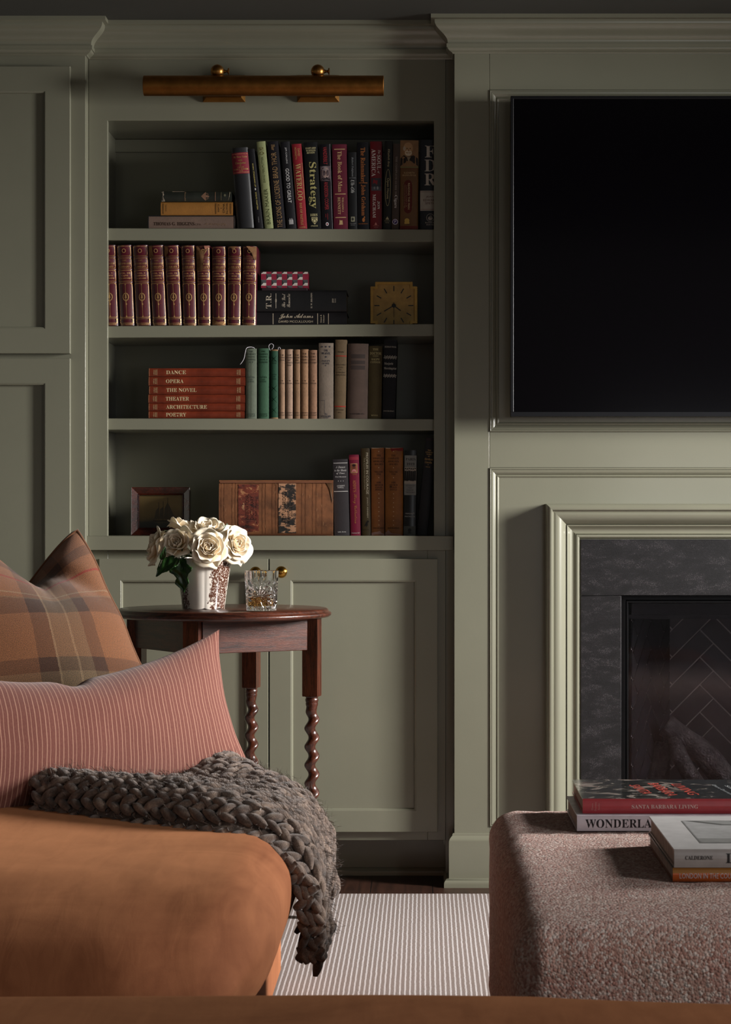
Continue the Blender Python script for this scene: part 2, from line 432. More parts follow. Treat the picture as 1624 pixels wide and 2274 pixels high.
def door(x0, x1, z0, z1, Y, sw, name='door', root=book_root, rec=0.009, panel_b=None):
    """shaker door: four rails, a bead and a sunk panel; x/z are world edges, Y its front"""
    m = MB(); T = 0.019
    pz0 = z0+(panel_b or sw)
    m.box(x0+sw, x1-sw, Y+rec, Y+T-0.001, pz0, z1-sw)
    m.frame(x0, x1, z0, z1, Y, [(sw, -T), (0.0, -T), (0.0, -0.0012), (0.0004, -0.0004), (0.0012, 0.0), (sw, 0.0)])
    pr = [(0.0, 0.0), (0.0012, -0.0010), (0.0035, -0.0016), (0.0050, -0.0035), (0.0058, -0.0065), (0.0062, -rec)]
    m.frame(x0+sw, x1-sw, pz0, z1-sw, Y, pr)
    return loc_build(m, name, PAINT, root, angle=9)
YD = 5.981
def Xd(p): return X(p, YD)
def Zd(p): return Z(p, YD)
sw = Xd(646)-Xd(598.5)
d1 = door(Xd(220), Xd(596), Zd(1848), Zd(1241), YD, sw)
d2 = door(Xd(598.5), Xd(972), Zd(1848), Zd(1241), YD, sw)
def knob(px, py, par):
    m = MB(); c = P(px, py, YD)
    k = [(0.0075, 0.0), (0.0075, -0.002), (0.0045, -0.005), (0.0045, -0.011), (0.009, -0.014), (0.0145, -0.018), (0.0165, -0.023), (0.0155, -0.028), (0.011, -0.0325), (0.005, -0.0345), (0.001, -0.035)]
    off = Vector(par.parent.location)
    m.lathe([(r, h) for r, h in k], (c.x, c.y, c.z), 32, 'y'); m.v = [v-off for v in m.v]
    o = m.build('knob', M('#b88a3e', 0.2, 1.0, 'plain', 0.5, 0.05, 'polished_brass'), par, angle=60, label='round brass knob')
knob(569, 1271, d1); knob(626, 1270, d2)

# ---------------------------------------------------------------- tall cupboard left of the bookcase
tc = thing('tall_cupboard', 'sage green tall cupboard with stacked panel doors left of the bookcase', 'cupboard', (XL-0.3, DL, 0))
m = MB(); m.box(-2.3, XL, DL, 6.3, 0.0, ZC-0.02); loc_build(m, 'body', PAINT, tc, bevel=0.0012)
YT = 5.93
swt = X(157, YT)-X(102, YT)
door(-1.62, X(155.5, YT), Z(785, YT), Z(147, YT), YT, swt, root=tc, rec=0.009)
door(-1.62, X(155.5, YT), 0.12, Z(796, YT), YT, swt, root=tc, rec=0.012)

# ---------------------------------------------------------------- television
tv = thing('television', 'large black flat television hung on the chimney breast', 'television', (X(1767, 5.86), 5.90, Z(925, 5.86)))
TD = 5.855; tx0, tx1, tz0, tz1 = X(1134.5, TD), X(2400, TD), Z(925, TD), Z(213, TD)
m = MB(); m.box(tx0, tx1, TD+0.004, TD+0.04, tz0, tz1); m.box(tx0+0.2, tx1-0.2, TD+0.04, DC+0.012, tz0+0.2, tz1-0.2)
m.frame(tx0, tx1, tz0, tz1, TD+0.004, [(0.0, 0.0), (0.0, 0.004), (0.0075, 0.004), (0.0095, 0.0)])
m.box(tx0, tx1, TD-0.001, TD+0.004, tz0, tz0+0.013)
loc_build(m, 'bezel', M('#101013', 0.32, 0.2, 'plain', 0.5, 0.05), tv, bevel=0.0008)
m = MB(); m.box(tx0+0.008, tx1-0.008, TD+0.001, TD+0.0038, tz0+0.012, tz1-0.008)
loc_build(m, 'screen', M('#030204', 0.12, 0, 'plain', 0.25, 0.02, 'dark_glass_screen'), tv)

# ---------------------------------------------------------------- fireplace surround
fp = thing('fireplace_surround', 'sage green moulded mantel frame around a dark granite fireplace', 'fireplace', (X(1767, DC), DC, 0))
fo = [(0, 0), (0, 0.050), (0.004, 0.056), (0.012, 0.058), (0.0165, 0.056), (0.0175, 0.050), (0.021, 0.049)]
for k in range(13):
    f = k/12; fo.append((0.021+0.034*f, 0.049+0.004*math.sin(f*math.pi)-0.020*f**1.6))
fo += [(0.0565, 0.025), (0.0575, 0.031), (0.0595, 0.031)]
for k in range(9):
    f = k/8; fo.append((0.0605+0.021*f, 0.030-0.006*math.sin(f*math.pi)-0.008*f))
fo += [(0.083, 0.018), (0.084, 0.022), (0.088, 0.0225), (0.092, 0.020), (0.094, 0.013), (0.0955, 0.016), (0.0995, 0.016), (0.1005, 0.0), (0.1005, -0.02)]
sx0 = X(1214, DC-0.05); sx1 = X(2320, DC-0.05); szt = Z(1119, DC-0.05)
m = MB(); m.frame(sx0, sx1, 0.0, szt, DC+0.010, fo, bottom=False)
loc_build(m, 'moulding', PAINT, fp, angle=50)
def stone_mat():
    t = NT('dark_granite'); v = t.coord()
    a = t.noise(t.mapping(v, (12, 12, 30), (0, 0.6, 0)), 1.0, 8, 0.75, 0.2); b = t.noise(v, 520, 4, 0.85); c = t.voronoi(v, 480)
    f = t.math('ADD', t.math('MULTIPLY', a, 0.36), t.math('MULTIPLY', b, 0.64))
    col = t.ramp(f, [(0.40, '#070708'), (0.49, '#0f0e10'), (0.56, '#211f21'), (0.66, '#4f4a4f')])
    sp = t.math('LESS_THAN', c.outputs[0], 0.22); sp = t.math('MULTIPLY', sp, t.math('GREATER_THAN', a, 0.54))
    t.base(t.mix(t.math('MULTIPLY', sp, 0.55), col, '#8e8788')); t.bump(f, 0.5, 0.0015); t.set(Roughness=0.38); return t.m
STONE = stone_mat()
SD = 5.915
ix0, ix1, izt = sx0+0.1003, sx1-0.1003, szt-0.1003
m = MB(); m.box(ix0-0.004, ix1+0.004, SD, SD+0.02, Z(1322.2, SD), izt+0.004); loc_build(m, 'stone_lintel', STONE, fp, bevel=0.0008)
for a, b in ((ix0-0.004, X(1380, SD)), (X(2154, SD), ix1+0.004)):
    m = MB(); m.box(a, b, SD, SD+0.02, 0.0, Z(1323.4, SD)); loc_build(m, 'stone_upright', STONE, fp, bevel=0.0008)
# firebox insert
fb = thing('firebox_insert', 'black metal firebox insert with herringbone lining behind glass', 'fireplace insert', (X(1767, DC), 5.95, 0))
BLK = M('#101012', 0.4, 0.6, 'plain', 0.5, 0.1, 'black_metal')
m = MB(); m.frame(X(1380.5, 5.93), X(2153, 5.93), 0.02, Z(1323.6, 5.93), 5.935, [(0, -0.012), (0, 0.003), (0.010, 0.004), (0.0125, 0.0), (0.0145, 0.003), (0.018, 0.003), (0.0205, -0.004), (0.0205, -0.016)])
loc_build(m, 'frame', BLK, fb, angle=40)
bx0, bx1, bz1 = X(1486, 6.28), X(2048, 6.28), Z(1374, 6.28)
fz1 = Z(1374, 5.97); fx0 = X(1402, 5.97); fx1 = X(2131, 5.97)
m = MB()
m.add([(fx0, 5.957, FZT), (fx1, 5.957, FZT), (fx1, 5.957, fz1), (fx0, 5.957, fz1)], [(0, 1, 2, 3)])
m.box(fx0-0.02, fx1+0.02, 5.952, 6.40, fz1+0.0, fz1+0.012); m.box(fx0-0.02, fx1+0.02, 5.952, 6.44, 0.02, 0.06)
m.box(fx0-0.02, fx0-0.012, 5.952, 6.3, 0.02, fz1); m.box(fx1+0.012, fx1+0.02, 5.952, 6.3, 0.02, fz1)
loc_build(m, 'hood', BLK, fb)
def clip(poly, x0, x1, y0, y1):
    for ax, lim, sg in ((0, x0, 1), (0, x1, -1), (1, y0, 1), (1, y1, -1)):
        out = []
        for i in range(len(poly)):
            p, q = poly[i-1], poly[i]; dp, dq = (p[ax]-lim)*sg, (q[ax]-lim)*sg
            if (dp >= 0) != (dq >= 0):
                t = dp/(dp-dq); out.append((p[0]+(q[0]-p[0])*t, p[1]+(q[1]-p[1])*t))
            if dq >= 0: out.append(q)
        poly = out
        if len(poly) < 3: return None
    return poly
def herring(mb, origin, ux, wdt, hgt, ox, oy, W=0.0565, n=3, g=0.0018, dep=0.003):
    """herringbone bricks raised from a mortar plane; origin at bottom-left, ux along the wall, z up"""
    O = Vector(origin); ux = Vector(ux).normalized(); nz = ux.cross(Vector((0, 0, 1))); L = W*n
    mb.add([O, O+ux*wdt, O+ux*wdt+Vector((0, 0, hgt)), O+Vector((0, 0, hgt))], [(0, 1, 2, 3)], 1)
    r = math.sqrt(0.5)
    for i in range(-30, 30):
        for j in range(-12, 12):
            for kind in (0, 1):
                a, b = i*W+j*L, i*W-j*L
                q = (a+g, b+g, a+L-g, b+W-g) if kind == 0 else (a-W+g, b+g, a-g, b+L-g)
                c = [(q[0], q[1]), (q[2], q[1]), (q[2], q[3]), (q[0], q[3])]
                c = [((x-y)*r+ox, oy-(x+y)*r) for x, y in c]
                c = clip(c, 0.0, wdt, 0.0, hgt)
                if not c: continue
                k = len(c); pts = [O+ux*x+Vector((0, 0, y)) for x, y in c]
                mb.add([p+nz*dep for p in pts]+pts, [tuple(range(k))]+[(t, (t+1) % k, (t+1) % k+k, t+k) for t in range(k)], 0)
BRK = M('#131215', 0.5, 0, 'plain', 0.5, 0.2, 'black_firebrick'); MOR = M('#8f8b89', 0.8, 0, 'plain', 0.3, 0.1, 'pale_grout')
m = MB(); herring(m, (bx0, 6.28, 0.05), (1, 0, 0), bx1-bx0, fz1-0.05, X(1585, 6.28)-bx0, Z(1373, 6.28)-0.05+0.007)
loc_build(m, 'herringbone_back', [BRK, MOR], fb, smooth=False)
m = MB(); dv = Vector((bx0-fx0, 0.31, 0)); herring(m, (fx0, 5.97, 0.05), dv, dv.length, fz1-0.05, 0.17, 0.03, g=0.003)
loc_build(m, 'herringbone_side', [BRK, MOR], fb, smooth=False)
m = MB(); dv = Vector((fx1-bx1, -0.31, 0)); herring(m, (bx1, 6.28, 0.05), dv, dv.length, fz1-0.05, 0.17, 0.03, g=0.003)
loc_build(m, 'herringbone_side', [BRK, MOR], fb, smooth=False)
t = NT('fire_glass'); t.set(Roughness=0.03); t.b.inputs['Transmission Weight'].default_value = 1.0; t.base('#e8e4ea'); t.b.inputs['IOR'].default_value = 1.3
vv = t.coord(); t.bump(t.noise(vv, 3, 1), 0.01, 0.001)
m = MB(); m.box(fx0-0.015, fx1+0.015, 5.948, 5.951, 0.03, FZT-0.003); loc_build(m, 'glass_pane', t.m, fb)
def log_mat(name, d, l):
    t = NT(name); v = t.coord(); a = t.noise(t.mapping(v, (1, 1, 1)), 38, 6, 0.7, 0.6); c = t.voronoi(v, 130)
    t.base(t.ramp(a, [(0.35, d), (0.68, l)])); t.bump(t.math('SUBTRACT', t.math('MULTIPLY', a, 1.6), t.math('MULTIPLY', c.outputs[0], 0.5)), 0.9, 0.006); t.set(Roughness=0.6); return t.m
LOGM = log_mat('charred_bark', '#0b0a0b', '#4a4443')
def log(name, pts, r, label, seed):
    random.seed(seed); path = []; n = 40
    pts = [Vector(p) for p in pts]
    for i in range(n+1):
        f = i/n*(len(pts)-1); k = min(int(f), len(pts)-2); q = f-k
        p = pts[k].lerp(pts[k+1], q*q*(3-2*q)*0.4+q*0.6); path.append(p+Vector((noise.noise(p*9)*0.006, 0, noise.noise(p*9+Vector((5, 5, 5)))*0.006)))
    rad = [r*(1.0-0.18*abs(i/n-0.5))*(1+0.12*noise.noise(path[i]*22)) for i in range(n+1)]
    m = MB(); m.tube(path, rad, 36, fn=lambda i, k, nn: 1+0.16*noise.noise(Vector((math.cos(k/nn*6.283)*2.0, math.sin(k/nn*6.283)*2.2, i*0.14+seed)))+0.05*abs(noise.noise(Vector((math.cos(k/nn*6.283)*5, math.sin(k/nn*6.283)*5, i*0.35+seed)))))
    o = m.build(name, LOGM, smooth=True, angle=180, loc=tuple(path[0])); tag(o, label, 'log', 'imitation logs in the firebox'); return o
log('fire_log', [P(1478, 1612, 6.14), P(1560, 1670, 6.12), P(1640, 1760, 6.10), P(1760, 1850, 6.1)], 0.037, 'charred crackled log slanting down right across the firebox', 3)
log('fire_log', [P(1500, 1640, 6.12), P(1512, 1680, 6.1), P(1535, 1725, 6.08), P(1580, 1790, 6.06), P(1600, 1850, 6.06)], 0.024, 'thin curved grey log leaning under the larger slanting log', 8)
log('fire_log', [P(1478, 1650, 6.16), P(1450, 1740, 6.14), P(1400, 1850, 6.12)], 0.030, 'black log in deep shadow at the left of the firebox', 12)
log('fire_log', [P(1452, 1765, 6.04), P(1560, 1752, 6.04), P(1700, 1766, 6.04)], 0.024, 'brown-ended log lying across the firebox floor just above the art books', 15)
# ---------------------------------------------------------------- books
PDIR = {'up': 0}
class Book:
    """one book; (x0,ytop)-(x0+w,ybot) is its spine in photo pixels at depth D; lean = pixels the top sits right of the bottom"""
    def __init__(s, label, x0, w, ytop, ybot, color, D=6.03, lean=0, flat=False, depth=0.155, kind='cloth', rough=0.6,
                 bulge=0.0025, board=0.0025, group=None, bands=None, spec=0.4, metal=0.0, zbot=None, page=True, headband=None, var=0.12, cat='book', board_mat=None, swell=0.0):
        s.k = D/FPX; s.D = D; s.x0 = x0; s.yb = ybot; s.flat = flat
        s.W = w*s.k; s.th = math.atan2(lean, ybot-ytop); s.H = math.hypot(ybot-ytop, lean)*s.k
        s.bulge = bulge; s.bands = bands; s.mats = [M(color, rough, metal, kind, spec, var)]; s.mb = MB(); s.t = board; s.lay = 0
        z = Z(ybot, D) if zbot is None else zbot
        if zbot is None:
            for i in range(3):
                q = min(shelf_z(i, x0), shelf_z(i, x0+w)) if flat else shelf_z(i, x0 if lean <= 0 else x0+w)
                if flat: q = max(shelf_z(i, x0), shelf_z(i, x0+w))
                if abs(z-q) < 0.008: z = q+0.0002; break
        xo = X(x0, D)
        if s.th > 0: xo2 = xo; z2 = z+0.0
        s.root = thing('book', label, cat, (xo, D, z), (0, s.th, 0), group)
        if s.th > 0: s.root.location.z += math.sin(s.th)*s.W*math.cos(s.th)
        s.depth = depth; s.board_mat = board_mat
        s.cover(); s.pages(depth) if page else None
    def ys(s, a, l):
        """spine surface (y) at fraction a across thickness and l along length, both in metres"""
        T = s.H if s.flat else s.W
        q = (a/T)*2-1; y = -s.bulge*(1-abs(q)**2.2)
        if s.bands:
            for c, wd, h in s.bands:
                d = abs(l-c)/wd
                if d < 1: y -= h*math.cos(d*math.pi/2)**0.7
        return y
    def pt(s, a, y, l): return (l, y, a) if s.flat else (a, y, l)
    def cover(s):
        T = s.H if s.flat else s.W; L = s.W if s.flat else s.H; t = s.t; d = s.depth
        ls = [0, L]
        if s.bands:
            ls = sorted(set([0, L]+[max(0, min(L, c+wd*f)) for c, wd, h in s.bands for f in (-1, -0.6, -0.2, 0.2, 0.6, 1)]))
        na = 10; rows = []
        for l in ls:
            row = [s.pt(t, d, l), s.pt(0, d, l), s.pt(0, 0.006, l), s.pt(0.0003, 0.001, l)]
            row += [s.pt(T*(0.02+0.96*i/na), s.ys(T*(0.02+0.96*i/na), l), l) for i in range(na+1)]
            row += [s.pt(T-0.0003, 0.001, l), s.pt(T, 0.006, l), s.pt(T, d, l), s.pt(T-t, d, l), s.pt(T-t, t, l), s.pt(t, t, l)]
            rows.append(row)
        s.mb.grid(rows, closev=True)
        b = len(s.mb.v)-len(rows)*len(rows[0]); n = len(rows[0])
        for e in (0, len(rows)-1):
            o = b+e*n                        # end caps: spine strip and boards
            idx = [o+i for i in range(n)]
            sp = idx[3:-5]                   # spine outer
            s.mb.f.append(tuple(sp+[idx[-2], idx[-1]])); s.mb.mi.append(0)
            s.mb.f.append((idx[0], idx[1], idx[2], idx[3], idx[-1])); s.mb.mi.append(0)
            s.mb.f.append((idx[-6], idx[-5], idx[-4], idx[-3], idx[-2])); s.mb.mi.append(0)
    def pages(s, d):
        T = s.H if s.flat else s.W; L = s.W if s.flat else s.H; t = s.t
        m = MB(); a0, a1 = t, T-t; e = min(0.003, L*0.02)
        P0 = s.pt(a0, t, e); P1 = s.pt(a1, d-0.004, L-e)
        m.box(min(P0[0], P1[0]), max(P0[0], P1[0]), P0[1], P1[1], min(P0[2], P1[2]), max(P0[2], P1[2]))
        m.build('page_block', PAGES, s.root, smooth=False)
    def loc(s, px, py):
        dx = (px-s.x0)*s.k; dz = (s.yb-py)*s.k; c, n = math.cos(s.th), math.sin(s.th)
        return dx*c-dz*n, dx*n+dz*c
    def mat(s, m):
        if isinstance(m, str): m = GOLD() if m == 'gold' else M(m, 0.55, 0, 'plain', 0.3, 0.08)
        if m not in s.mats: s.mats.append(m)
        return s.mats.index(m)
    def put(s, shape, color, dy=0.0):
        vs, fs = shape; s.lay += 1; off = 0.00035+0.00004*s.lay+dy; out = []
        T = s.H if s.flat else s.W
        for x, z in vs:
            a, l = (z, x) if s.flat else (x, z)
            aa = min(max(a, 0.0002), T-0.0002)
            out.append((x, s.ys(aa, l)-off, z))
        s.mb.add(out, fs, s.mat(color)); return s
    def text(s, t, px, py, L, H, color, rot=0):
        x, z = s.loc(px, py); vs, fs = text2d(t, x, z, L*s.k, H*s.k, rot+math.degrees(0))
        return s.put((vs, fs), color)
    def rect(s, x0, y0, x1, y1, color):
        """pixel rectangle measured along the unleaned spine: x from its left edge, y from its foot"""
        return s.put(rect2d(x0*s.k, y0*s.k, x1*s.k, y1*s.k), color)
    def line(s, x0, x1, py, color, t=1.0):
        y = (s.yb-py); return s.rect(x0, y-t/2, x1, y+t/2, color)
    def ring(s, cx, cy, rx, ry, wd, color, k=0, amp=0):
        return s.put(ring2d(cx*s.k, cy*s.k, rx*s.k, ry*s.k, wd*s.k, k=k, amp=amp), color)
    def disc(s, cx, cy, rx, ry, color, n=20): return s.put(disc2d(cx*s.k, cy*s.k, rx*s.k, ry*s.k, n), color)
    def poly(s, pts, color): return s.put(poly2d([(x*s.k, y*s.k) for x, y in pts]), color)
    def T(s, t, y, L, H, color, rot=0, x=None):
        """lettering centred on the spine (x px from its left edge), y px above its foot"""
        w = s.W/s.k; vs, fs = text2d(t, (w/2 if x is None else x)*s.k, y*s.k, L*s.k, H*s.k, rot); return s.put((vs, fs), color)
    def done(s, name='cover'):
        s.mb.build(name, s.mats, s.root, smooth=True, angle=50); return s.root

W1, CR, YE = '#d8d4cc', '#cfc4a4', '#cdbd6a'
Y1 = 508.5
G1 = 'books on the top shelf'
def up(label, xb, w, ytop, color, lean=0, **kw):
    return Book(label, xb, w, ytop, kw.pop('yb', Y1), color, lean=lean, **kw)
# -- top shelf, standing
b = up('worn charcoal book with red title panel, leaning beside the flat pile on top shelf', 527, 38, 330, '#232325', -14, kind='leather', rough=0.42, bulge=0.007, depth=0.2, group=G1)
b.rect(0.6, 121, 37.4, 168, '#7a2230'); b.line(2, 36, Y1-165, 'gold', 0.7); b.line(2, 36, Y1-124, 'gold', 0.7)
for t, y, L, H in (('My Three Years', 158, 30, 5.2), ('with', 151, 9, 4), ('Eisenhower', 145, 24, 5), ('BY', 140, 4, 2.5), ('CAPTAIN', 135.5, 14, 3.2), ('HARRY C. BUTCHER', 131, 32, 3), ('USNR', 127, 9, 2.4)):
    b.T(SER(t), y, L, H, 'gold')
b.done()
b = up('slim black book lettered BORN STANDING UP in tiny yellow capitals on top shelf', 568, 17.5, 332, '#141317', -20, group=G1, rough=0.4)
b.T('BORN STANDING UP', 119, 52, 2.8, YE, -90, 10); b.disc(9.5, 88, 1.3, 2.6, W1); b.T('STEVE MARTIN', 62, 38, 2.8, YE, -90, 9.5); b.T('SCRIBNER', 20, 13, 1.8, '#8a8a8a', -90, 9); b.done()
b = up('pale olive green book lettered BRAIN MAKER on top shelf', 588, 20, 315, '#8a9065', -18.5, group=G1, rough=0.5)
b.T('BRAIN MAKER', 49, 79, 7.5, '#3f4526', 90, 11); b.T('DAVID PERLMUTTER', 131, 57, 4.2, '#3f4526', 90, 10); b.T('MD', 178, 7, 8, '#5b4a1c', 90, 10); b.ring(10, 168, 4.5, 3.2, 1, '#5b4a1c'); b.done()
b = up('black book with tall bronze letters THE LIONS OF LUCERNE on top shelf', 610, 25, 315, '#17151a', -17, group=G1, rough=0.4)
b.T('THE LIONS OF LUCERNE', 55, 105, 11.5, '#94754f', 90, 13); b.T('BRAD THOR', 141, 57, 11.5, '#94754f', 90, 12.5); b.T(ITA('Thor'), 181, 13, 8, '#94754f', -90, 12.5); b.done()
b = up('black book with white letters GOOD TO GREAT on top shelf', 638, 21, 315, '#1a191d', -15.5, group=G1, rough=0.42)
b.T('JIM COLLINS', 163, 36, 4.6, '#c4c2c2', -90, 11); b.T('GOOD TO GREAT', 96, 76, 8, '#d8d6d4', -90, 10.5)
for i in range(5): b.rect(5.5+i*2, 10, 6.9+i*2, 20+(i % 2)*3, '#b9b7b7')
b.done()
b = up('bright red book lettered WATERLOO DAY OF BATTLE in gold on top shelf', 661, 22, 320, '#8a1f2a', -13.5, group=G1, rough=0.45)
b.T('DAVID', 170, 17, 4.6, 'gold', -90, 15); b.T('HOWARTH', 168, 27, 4.6, 'gold', -90, 8); b.T(SER('WATERLOO'), 104, 82, 12, '#b09a62', -90, 11); b.T(SER('DAY OF BATTLE'), 33, 50, 5.5, 'gold', -90, 11)
b.rect(1.2, 66, 1.9, 146, '#b09a62'); b.rect(20, 66, 20.7, 146, '#b09a62'); b.T('HARPER', 3.5, 14, 2.4, '#b09a62'); b.done()
b = up('thick black book with big golden word Strategy down its spine on top shelf', 683.5, 31, 316, '#121314', -9.5, group=G1, rough=0.4)
for i, t in enumerate(('HARVARD', 'BUSINESS', 'REVIEW')): b.T(SER(t), 179.5-i*5.2, (23, 21, 18)[i], 3.8, '#c2b98a')
b.T(SER('Strategy'), 97, 103, 20, '#aaa26a', -90, 16); b.T(SER('HBS'), 31, 16, 5.5, '#c2b98a'); b.T('PRESS', 6.5, 15, 3, '#c2b98a')
b.poly([(10, 26), (23, 26), (23, 18), (16.5, 9.5), (10, 18)], '#c2b98a'); b.put((lambda r: r)(rect2d(11.2*b.k, 23*b.k, 21.8*b.k, 24.6*b.k)), '#121314'); b.ring(16.5, 17.5, 4.2, 4.4, 1.3, '#121314'); b.done()
b = up('black book with red striped lettering and a grey portrait strip on top shelf', 715, 24.5, 320, '#151318', -6, group=G1, rough=0.35, board=0.002)
b.rect(23.2, 0, 24.3, 189, '#77757a'); b.T('VANDERBILT', 163, 39, 8.5, '#a8343a', -90, 12.5); b.T('ANDERSON COOPER', 74, 62, 8.5, '#a8343a', -90, 12.5)
b.rect(0.4, 107, 23, 140, '#5a4c50'); b.disc(13, 125, 8, 12, '#a38b84'); b.disc(11, 135, 8.5, 4.5, '#8d8486'); b.poly([(1, 107), (23, 107), (22, 112), (14, 116), (4, 113)], '#241f24'); b.disc(10, 127, 1.6, 1.1, '#2c2223', 8); b.disc(16, 127, 1.6, 1.1, '#2c2223', 8); b.rect(12.5, 118.6, 17.5, 119.4, '#4a3230'); b.poly([(12.8, 121), (15, 121), (13.6, 128)], '#6d5550')
b.T('AND', 30, 8, 1.8, '#a8343a', -90, 10); b.T('KATHERINE HOWE', 28, 14, 1.8, '#a8343a', -90, 14); b.disc(12.5, 11, 3.4, 4.2, '#cfcdd0'); b.disc(12.5, 11, 1.5, 2.2, '#8a1f2a', 8); b.done()
b = up('maroon book titled The Book of Man with gold bars on top shelf', 741, 32.5, 320, '#651a2f', -3.5, group=G1, rough=0.5)
for y in (177.5, 78, 26): b.rect(4.5, y-0.9, 28.5, y+0.9, '#c6a878')
b.T(SER('The Book of Man'), 128, 91, 9.5, '#c6a878', -90, 16.5); b.T(SER('WILLIAM J.'), 54, 33, 4.6, '#c6a878', -90, 21.5); b.T(SER('BENNETT'), 52, 38, 6, '#c6a878', -90, 13.5)
b.poly([(12, 10), (21, 10), (21, 12), (20, 20), (16.5, 19), (14, 21), (13.5, 13)], '#c6a878'); b.done()
b = up('short black book lettered Uh-Oh in italics on top shelf', 774.5, 19.5, 337, '#1a1b1d', -2, group=G1, rough=0.5)
b.T(ITA('Robert Fulghum'), 138.5, 43, 5, '#9a9da0', -90, 10); b.rect(2.5, 113.5, 17, 114.3, '#9a9da0'); b.T(ITA('Uh-Oh'), 95, 29, 8, '#c5c6c4', -90, 10); b.rect(5.5, 17, 14, 28, '#9c9a82'); b.disc(9.5, 22.5, 2.6, 3.6, '#3a3a34', 8); b.T('VILLARD', 13, 13, 1.8, '#a0a0a0'); b.T('BOOKS', 9.5, 9, 1.8, '#a0a0a0'); b.done()
b = up('black book with orange lettering The Rainmaker on top shelf', 794, 26.5, 315, '#141419', -1.5, group=G1, rough=0.4)
b.T(SER('The Rainmaker'), 143, 77, 10, '#b5703c', -90, 13.5); b.rect(4.5, 102.5, 23, 103.9, '#b5703c'); b.T(SER('John Grisham'), 65, 69, 10, '#b5703c', -90, 13.5); b.disc(14, 21, 3.2, 5, '#b5703c', 7); b.disc(16, 27, 1.6, 2, '#b5703c', 6); b.T('DOUBLEDAY', 12.5, 21, 2.3, '#b5703c'); b.done()
b = up('crimson book lettered SOUL AMERICA with a small grey photograph on top shelf', 822, 27, 313, '#6d141c', 0, group=G1, rough=0.4)
b.rect(26, 0, 26.7, 195, '#2a0a0e'); b.T(ITA('The'), 172, 9, 5, '#cfc8c0', -90, 20.5); b.T(SER('SOUL'), 149, 32, 8.5, '#d6cfc8', -90, 20); b.T(ITA('of'), 127, 6, 5, '#cfc8c0', -90, 19); b.T(SER('AMERICA'), 148, 61, 9, '#d6cfc8', -90, 8)
b.rect(3, 86, 25, 114, '#35343a'); b.rect(3, 86, 25, 95, '#4d4c52'); b.poly([(6, 102), (16, 99), (17, 109), (8, 112)], '#7c2229'); b.disc(17, 92, 2, 4, '#8c8a8c', 6); b.disc(10, 92, 2, 3.5, '#7c7a7c', 6)
b.T(SER('JON'), 54, 18, 6, '#d6cfc8', -90, 19); b.T(SER('MEACHAM'), 52, 52, 7, '#d6cfc8', -90, 9.5); b.poly([(10, 10), (16, 10), (13, 16)], '#c07a70'); b.T('RANDOM', 8, 12, 1.9, '#c07a70'); b.T('HOUSE', 4.5, 9, 1.9, '#c07a70'); b.done()
b = up('black book with title Open House inside a long gold oval on top shelf', 851, 18, 312, '#171815', 3.5, group=G1, rough=0.5)
b.T(ITA('Elizabeth Berg'), 159, 40, 5.5, '#b8ad86', -90, 9.5); b.ring(9, 93, 6.2, 41, 0.8, '#c8bb8c'); b.T('Open House', 91, 46, 7, '#c8bb8c', -90, 8.7); b.poly([(5, 22), (13, 22), (9, 29)], '#b8ad86'); b.T('RANDOM', 19, 12, 2, '#b8ad86'); b.T('HOUSE', 15, 8, 2, '#b8ad86'); b.done()
b = up('narrow brown book on Cigars with a round purple emblem on top shelf', 869.5, 16.5, 318, '#493c34', 4, group=G1, rough=0.6)
b.T(SER('THE COMPLETE GUIDE TO'), 119, 86, 4.2, '#998f84', -90, 8); b.T(SER('Cigars'), 62, 28, 8, '#d8d4ce', -90, 8); b.disc(8, 17, 6.2, 6.2, '#cfcad6'); b.disc(8, 17, 4.9, 4.9, '#3b2a63'); b.T('P', 17, 4, 6, '#d8d4e2'); b.done()
b = up('tan book with a portrait of a bearded man at its head on top shelf', 888, 41, 310, '#6b4a26', 1, group=G1, rough=0.45, var=0.1)
b.rect(0.3, 0, 40.7, 8, '#6a2a20'); b.rect(0.3, 140, 40.7, 198, '#8d6b48'); b.rect(0.3, 137.2, 40.7, 139.6, '#7d7a4c'); b.rect(0.3, 134.5, 40.7, 135.3, '#6a2a20')
b.poly([(0.5, 141), (40.3, 141), (39.5, 158), (30, 165), (20, 162), (8, 165), (1, 158)], '#221a18'); b.poly([(15, 162), (24, 162), (18.5, 150)], '#8d7a62')
b.disc(18, 181, 10.5, 12.5, '#b08a62'); b.disc(18.5, 170, 8, 6.5, '#c9b79c'); b.disc(9.5, 180, 3, 5, '#a99a86', 10); b.disc(15.5, 180, 1.4, 1, '#33221a', 8); b.disc(22.5, 180, 1.4, 1, '#33221a', 8); b.poly([(18, 180), (21.5, 174), (17.5, 174)], '#8a6444'); b.rect(15, 170, 22, 170.9, '#6b4a36')
b.T('ELIZABETH', 126, 23, 3.6, '#c2a877'); b.T('BROWN PRYOR', 120.5, 30, 3.6, '#c2a877')
b.rect(7, 50, 29, 102, '#7d7444'); b.rect(7.7, 50.7, 28.3, 101.3, '#5e3120'); b.disc(18, 101, 8.5, 9, '#5c1f17'); b.rect(9.5, 46, 26.5, 102, '#5c1f17'); b.disc(18, 45, 8.5, 9, '#5c1f17')
b.T('READING THE MAN', 74, 58, 4.4, '#cdb98c', -90, 20); b.T('A PORTRAIT OF ROBERT E. LEE', 74, 48, 1.7, '#b09a70', -90, 14.5); b.T('THROUGH HIS PRIVATE LETTERS', 74, 52, 1.7, '#b09a70', -90, 11)
b.disc(16, 20, 5.5, 5, '#c2a050', 12); b.rect(10.5, 12.5, 21.5, 17, '#c2a050'); b.T('VIKING', 12, 10, 1.8, '#3a2412'); b.done()
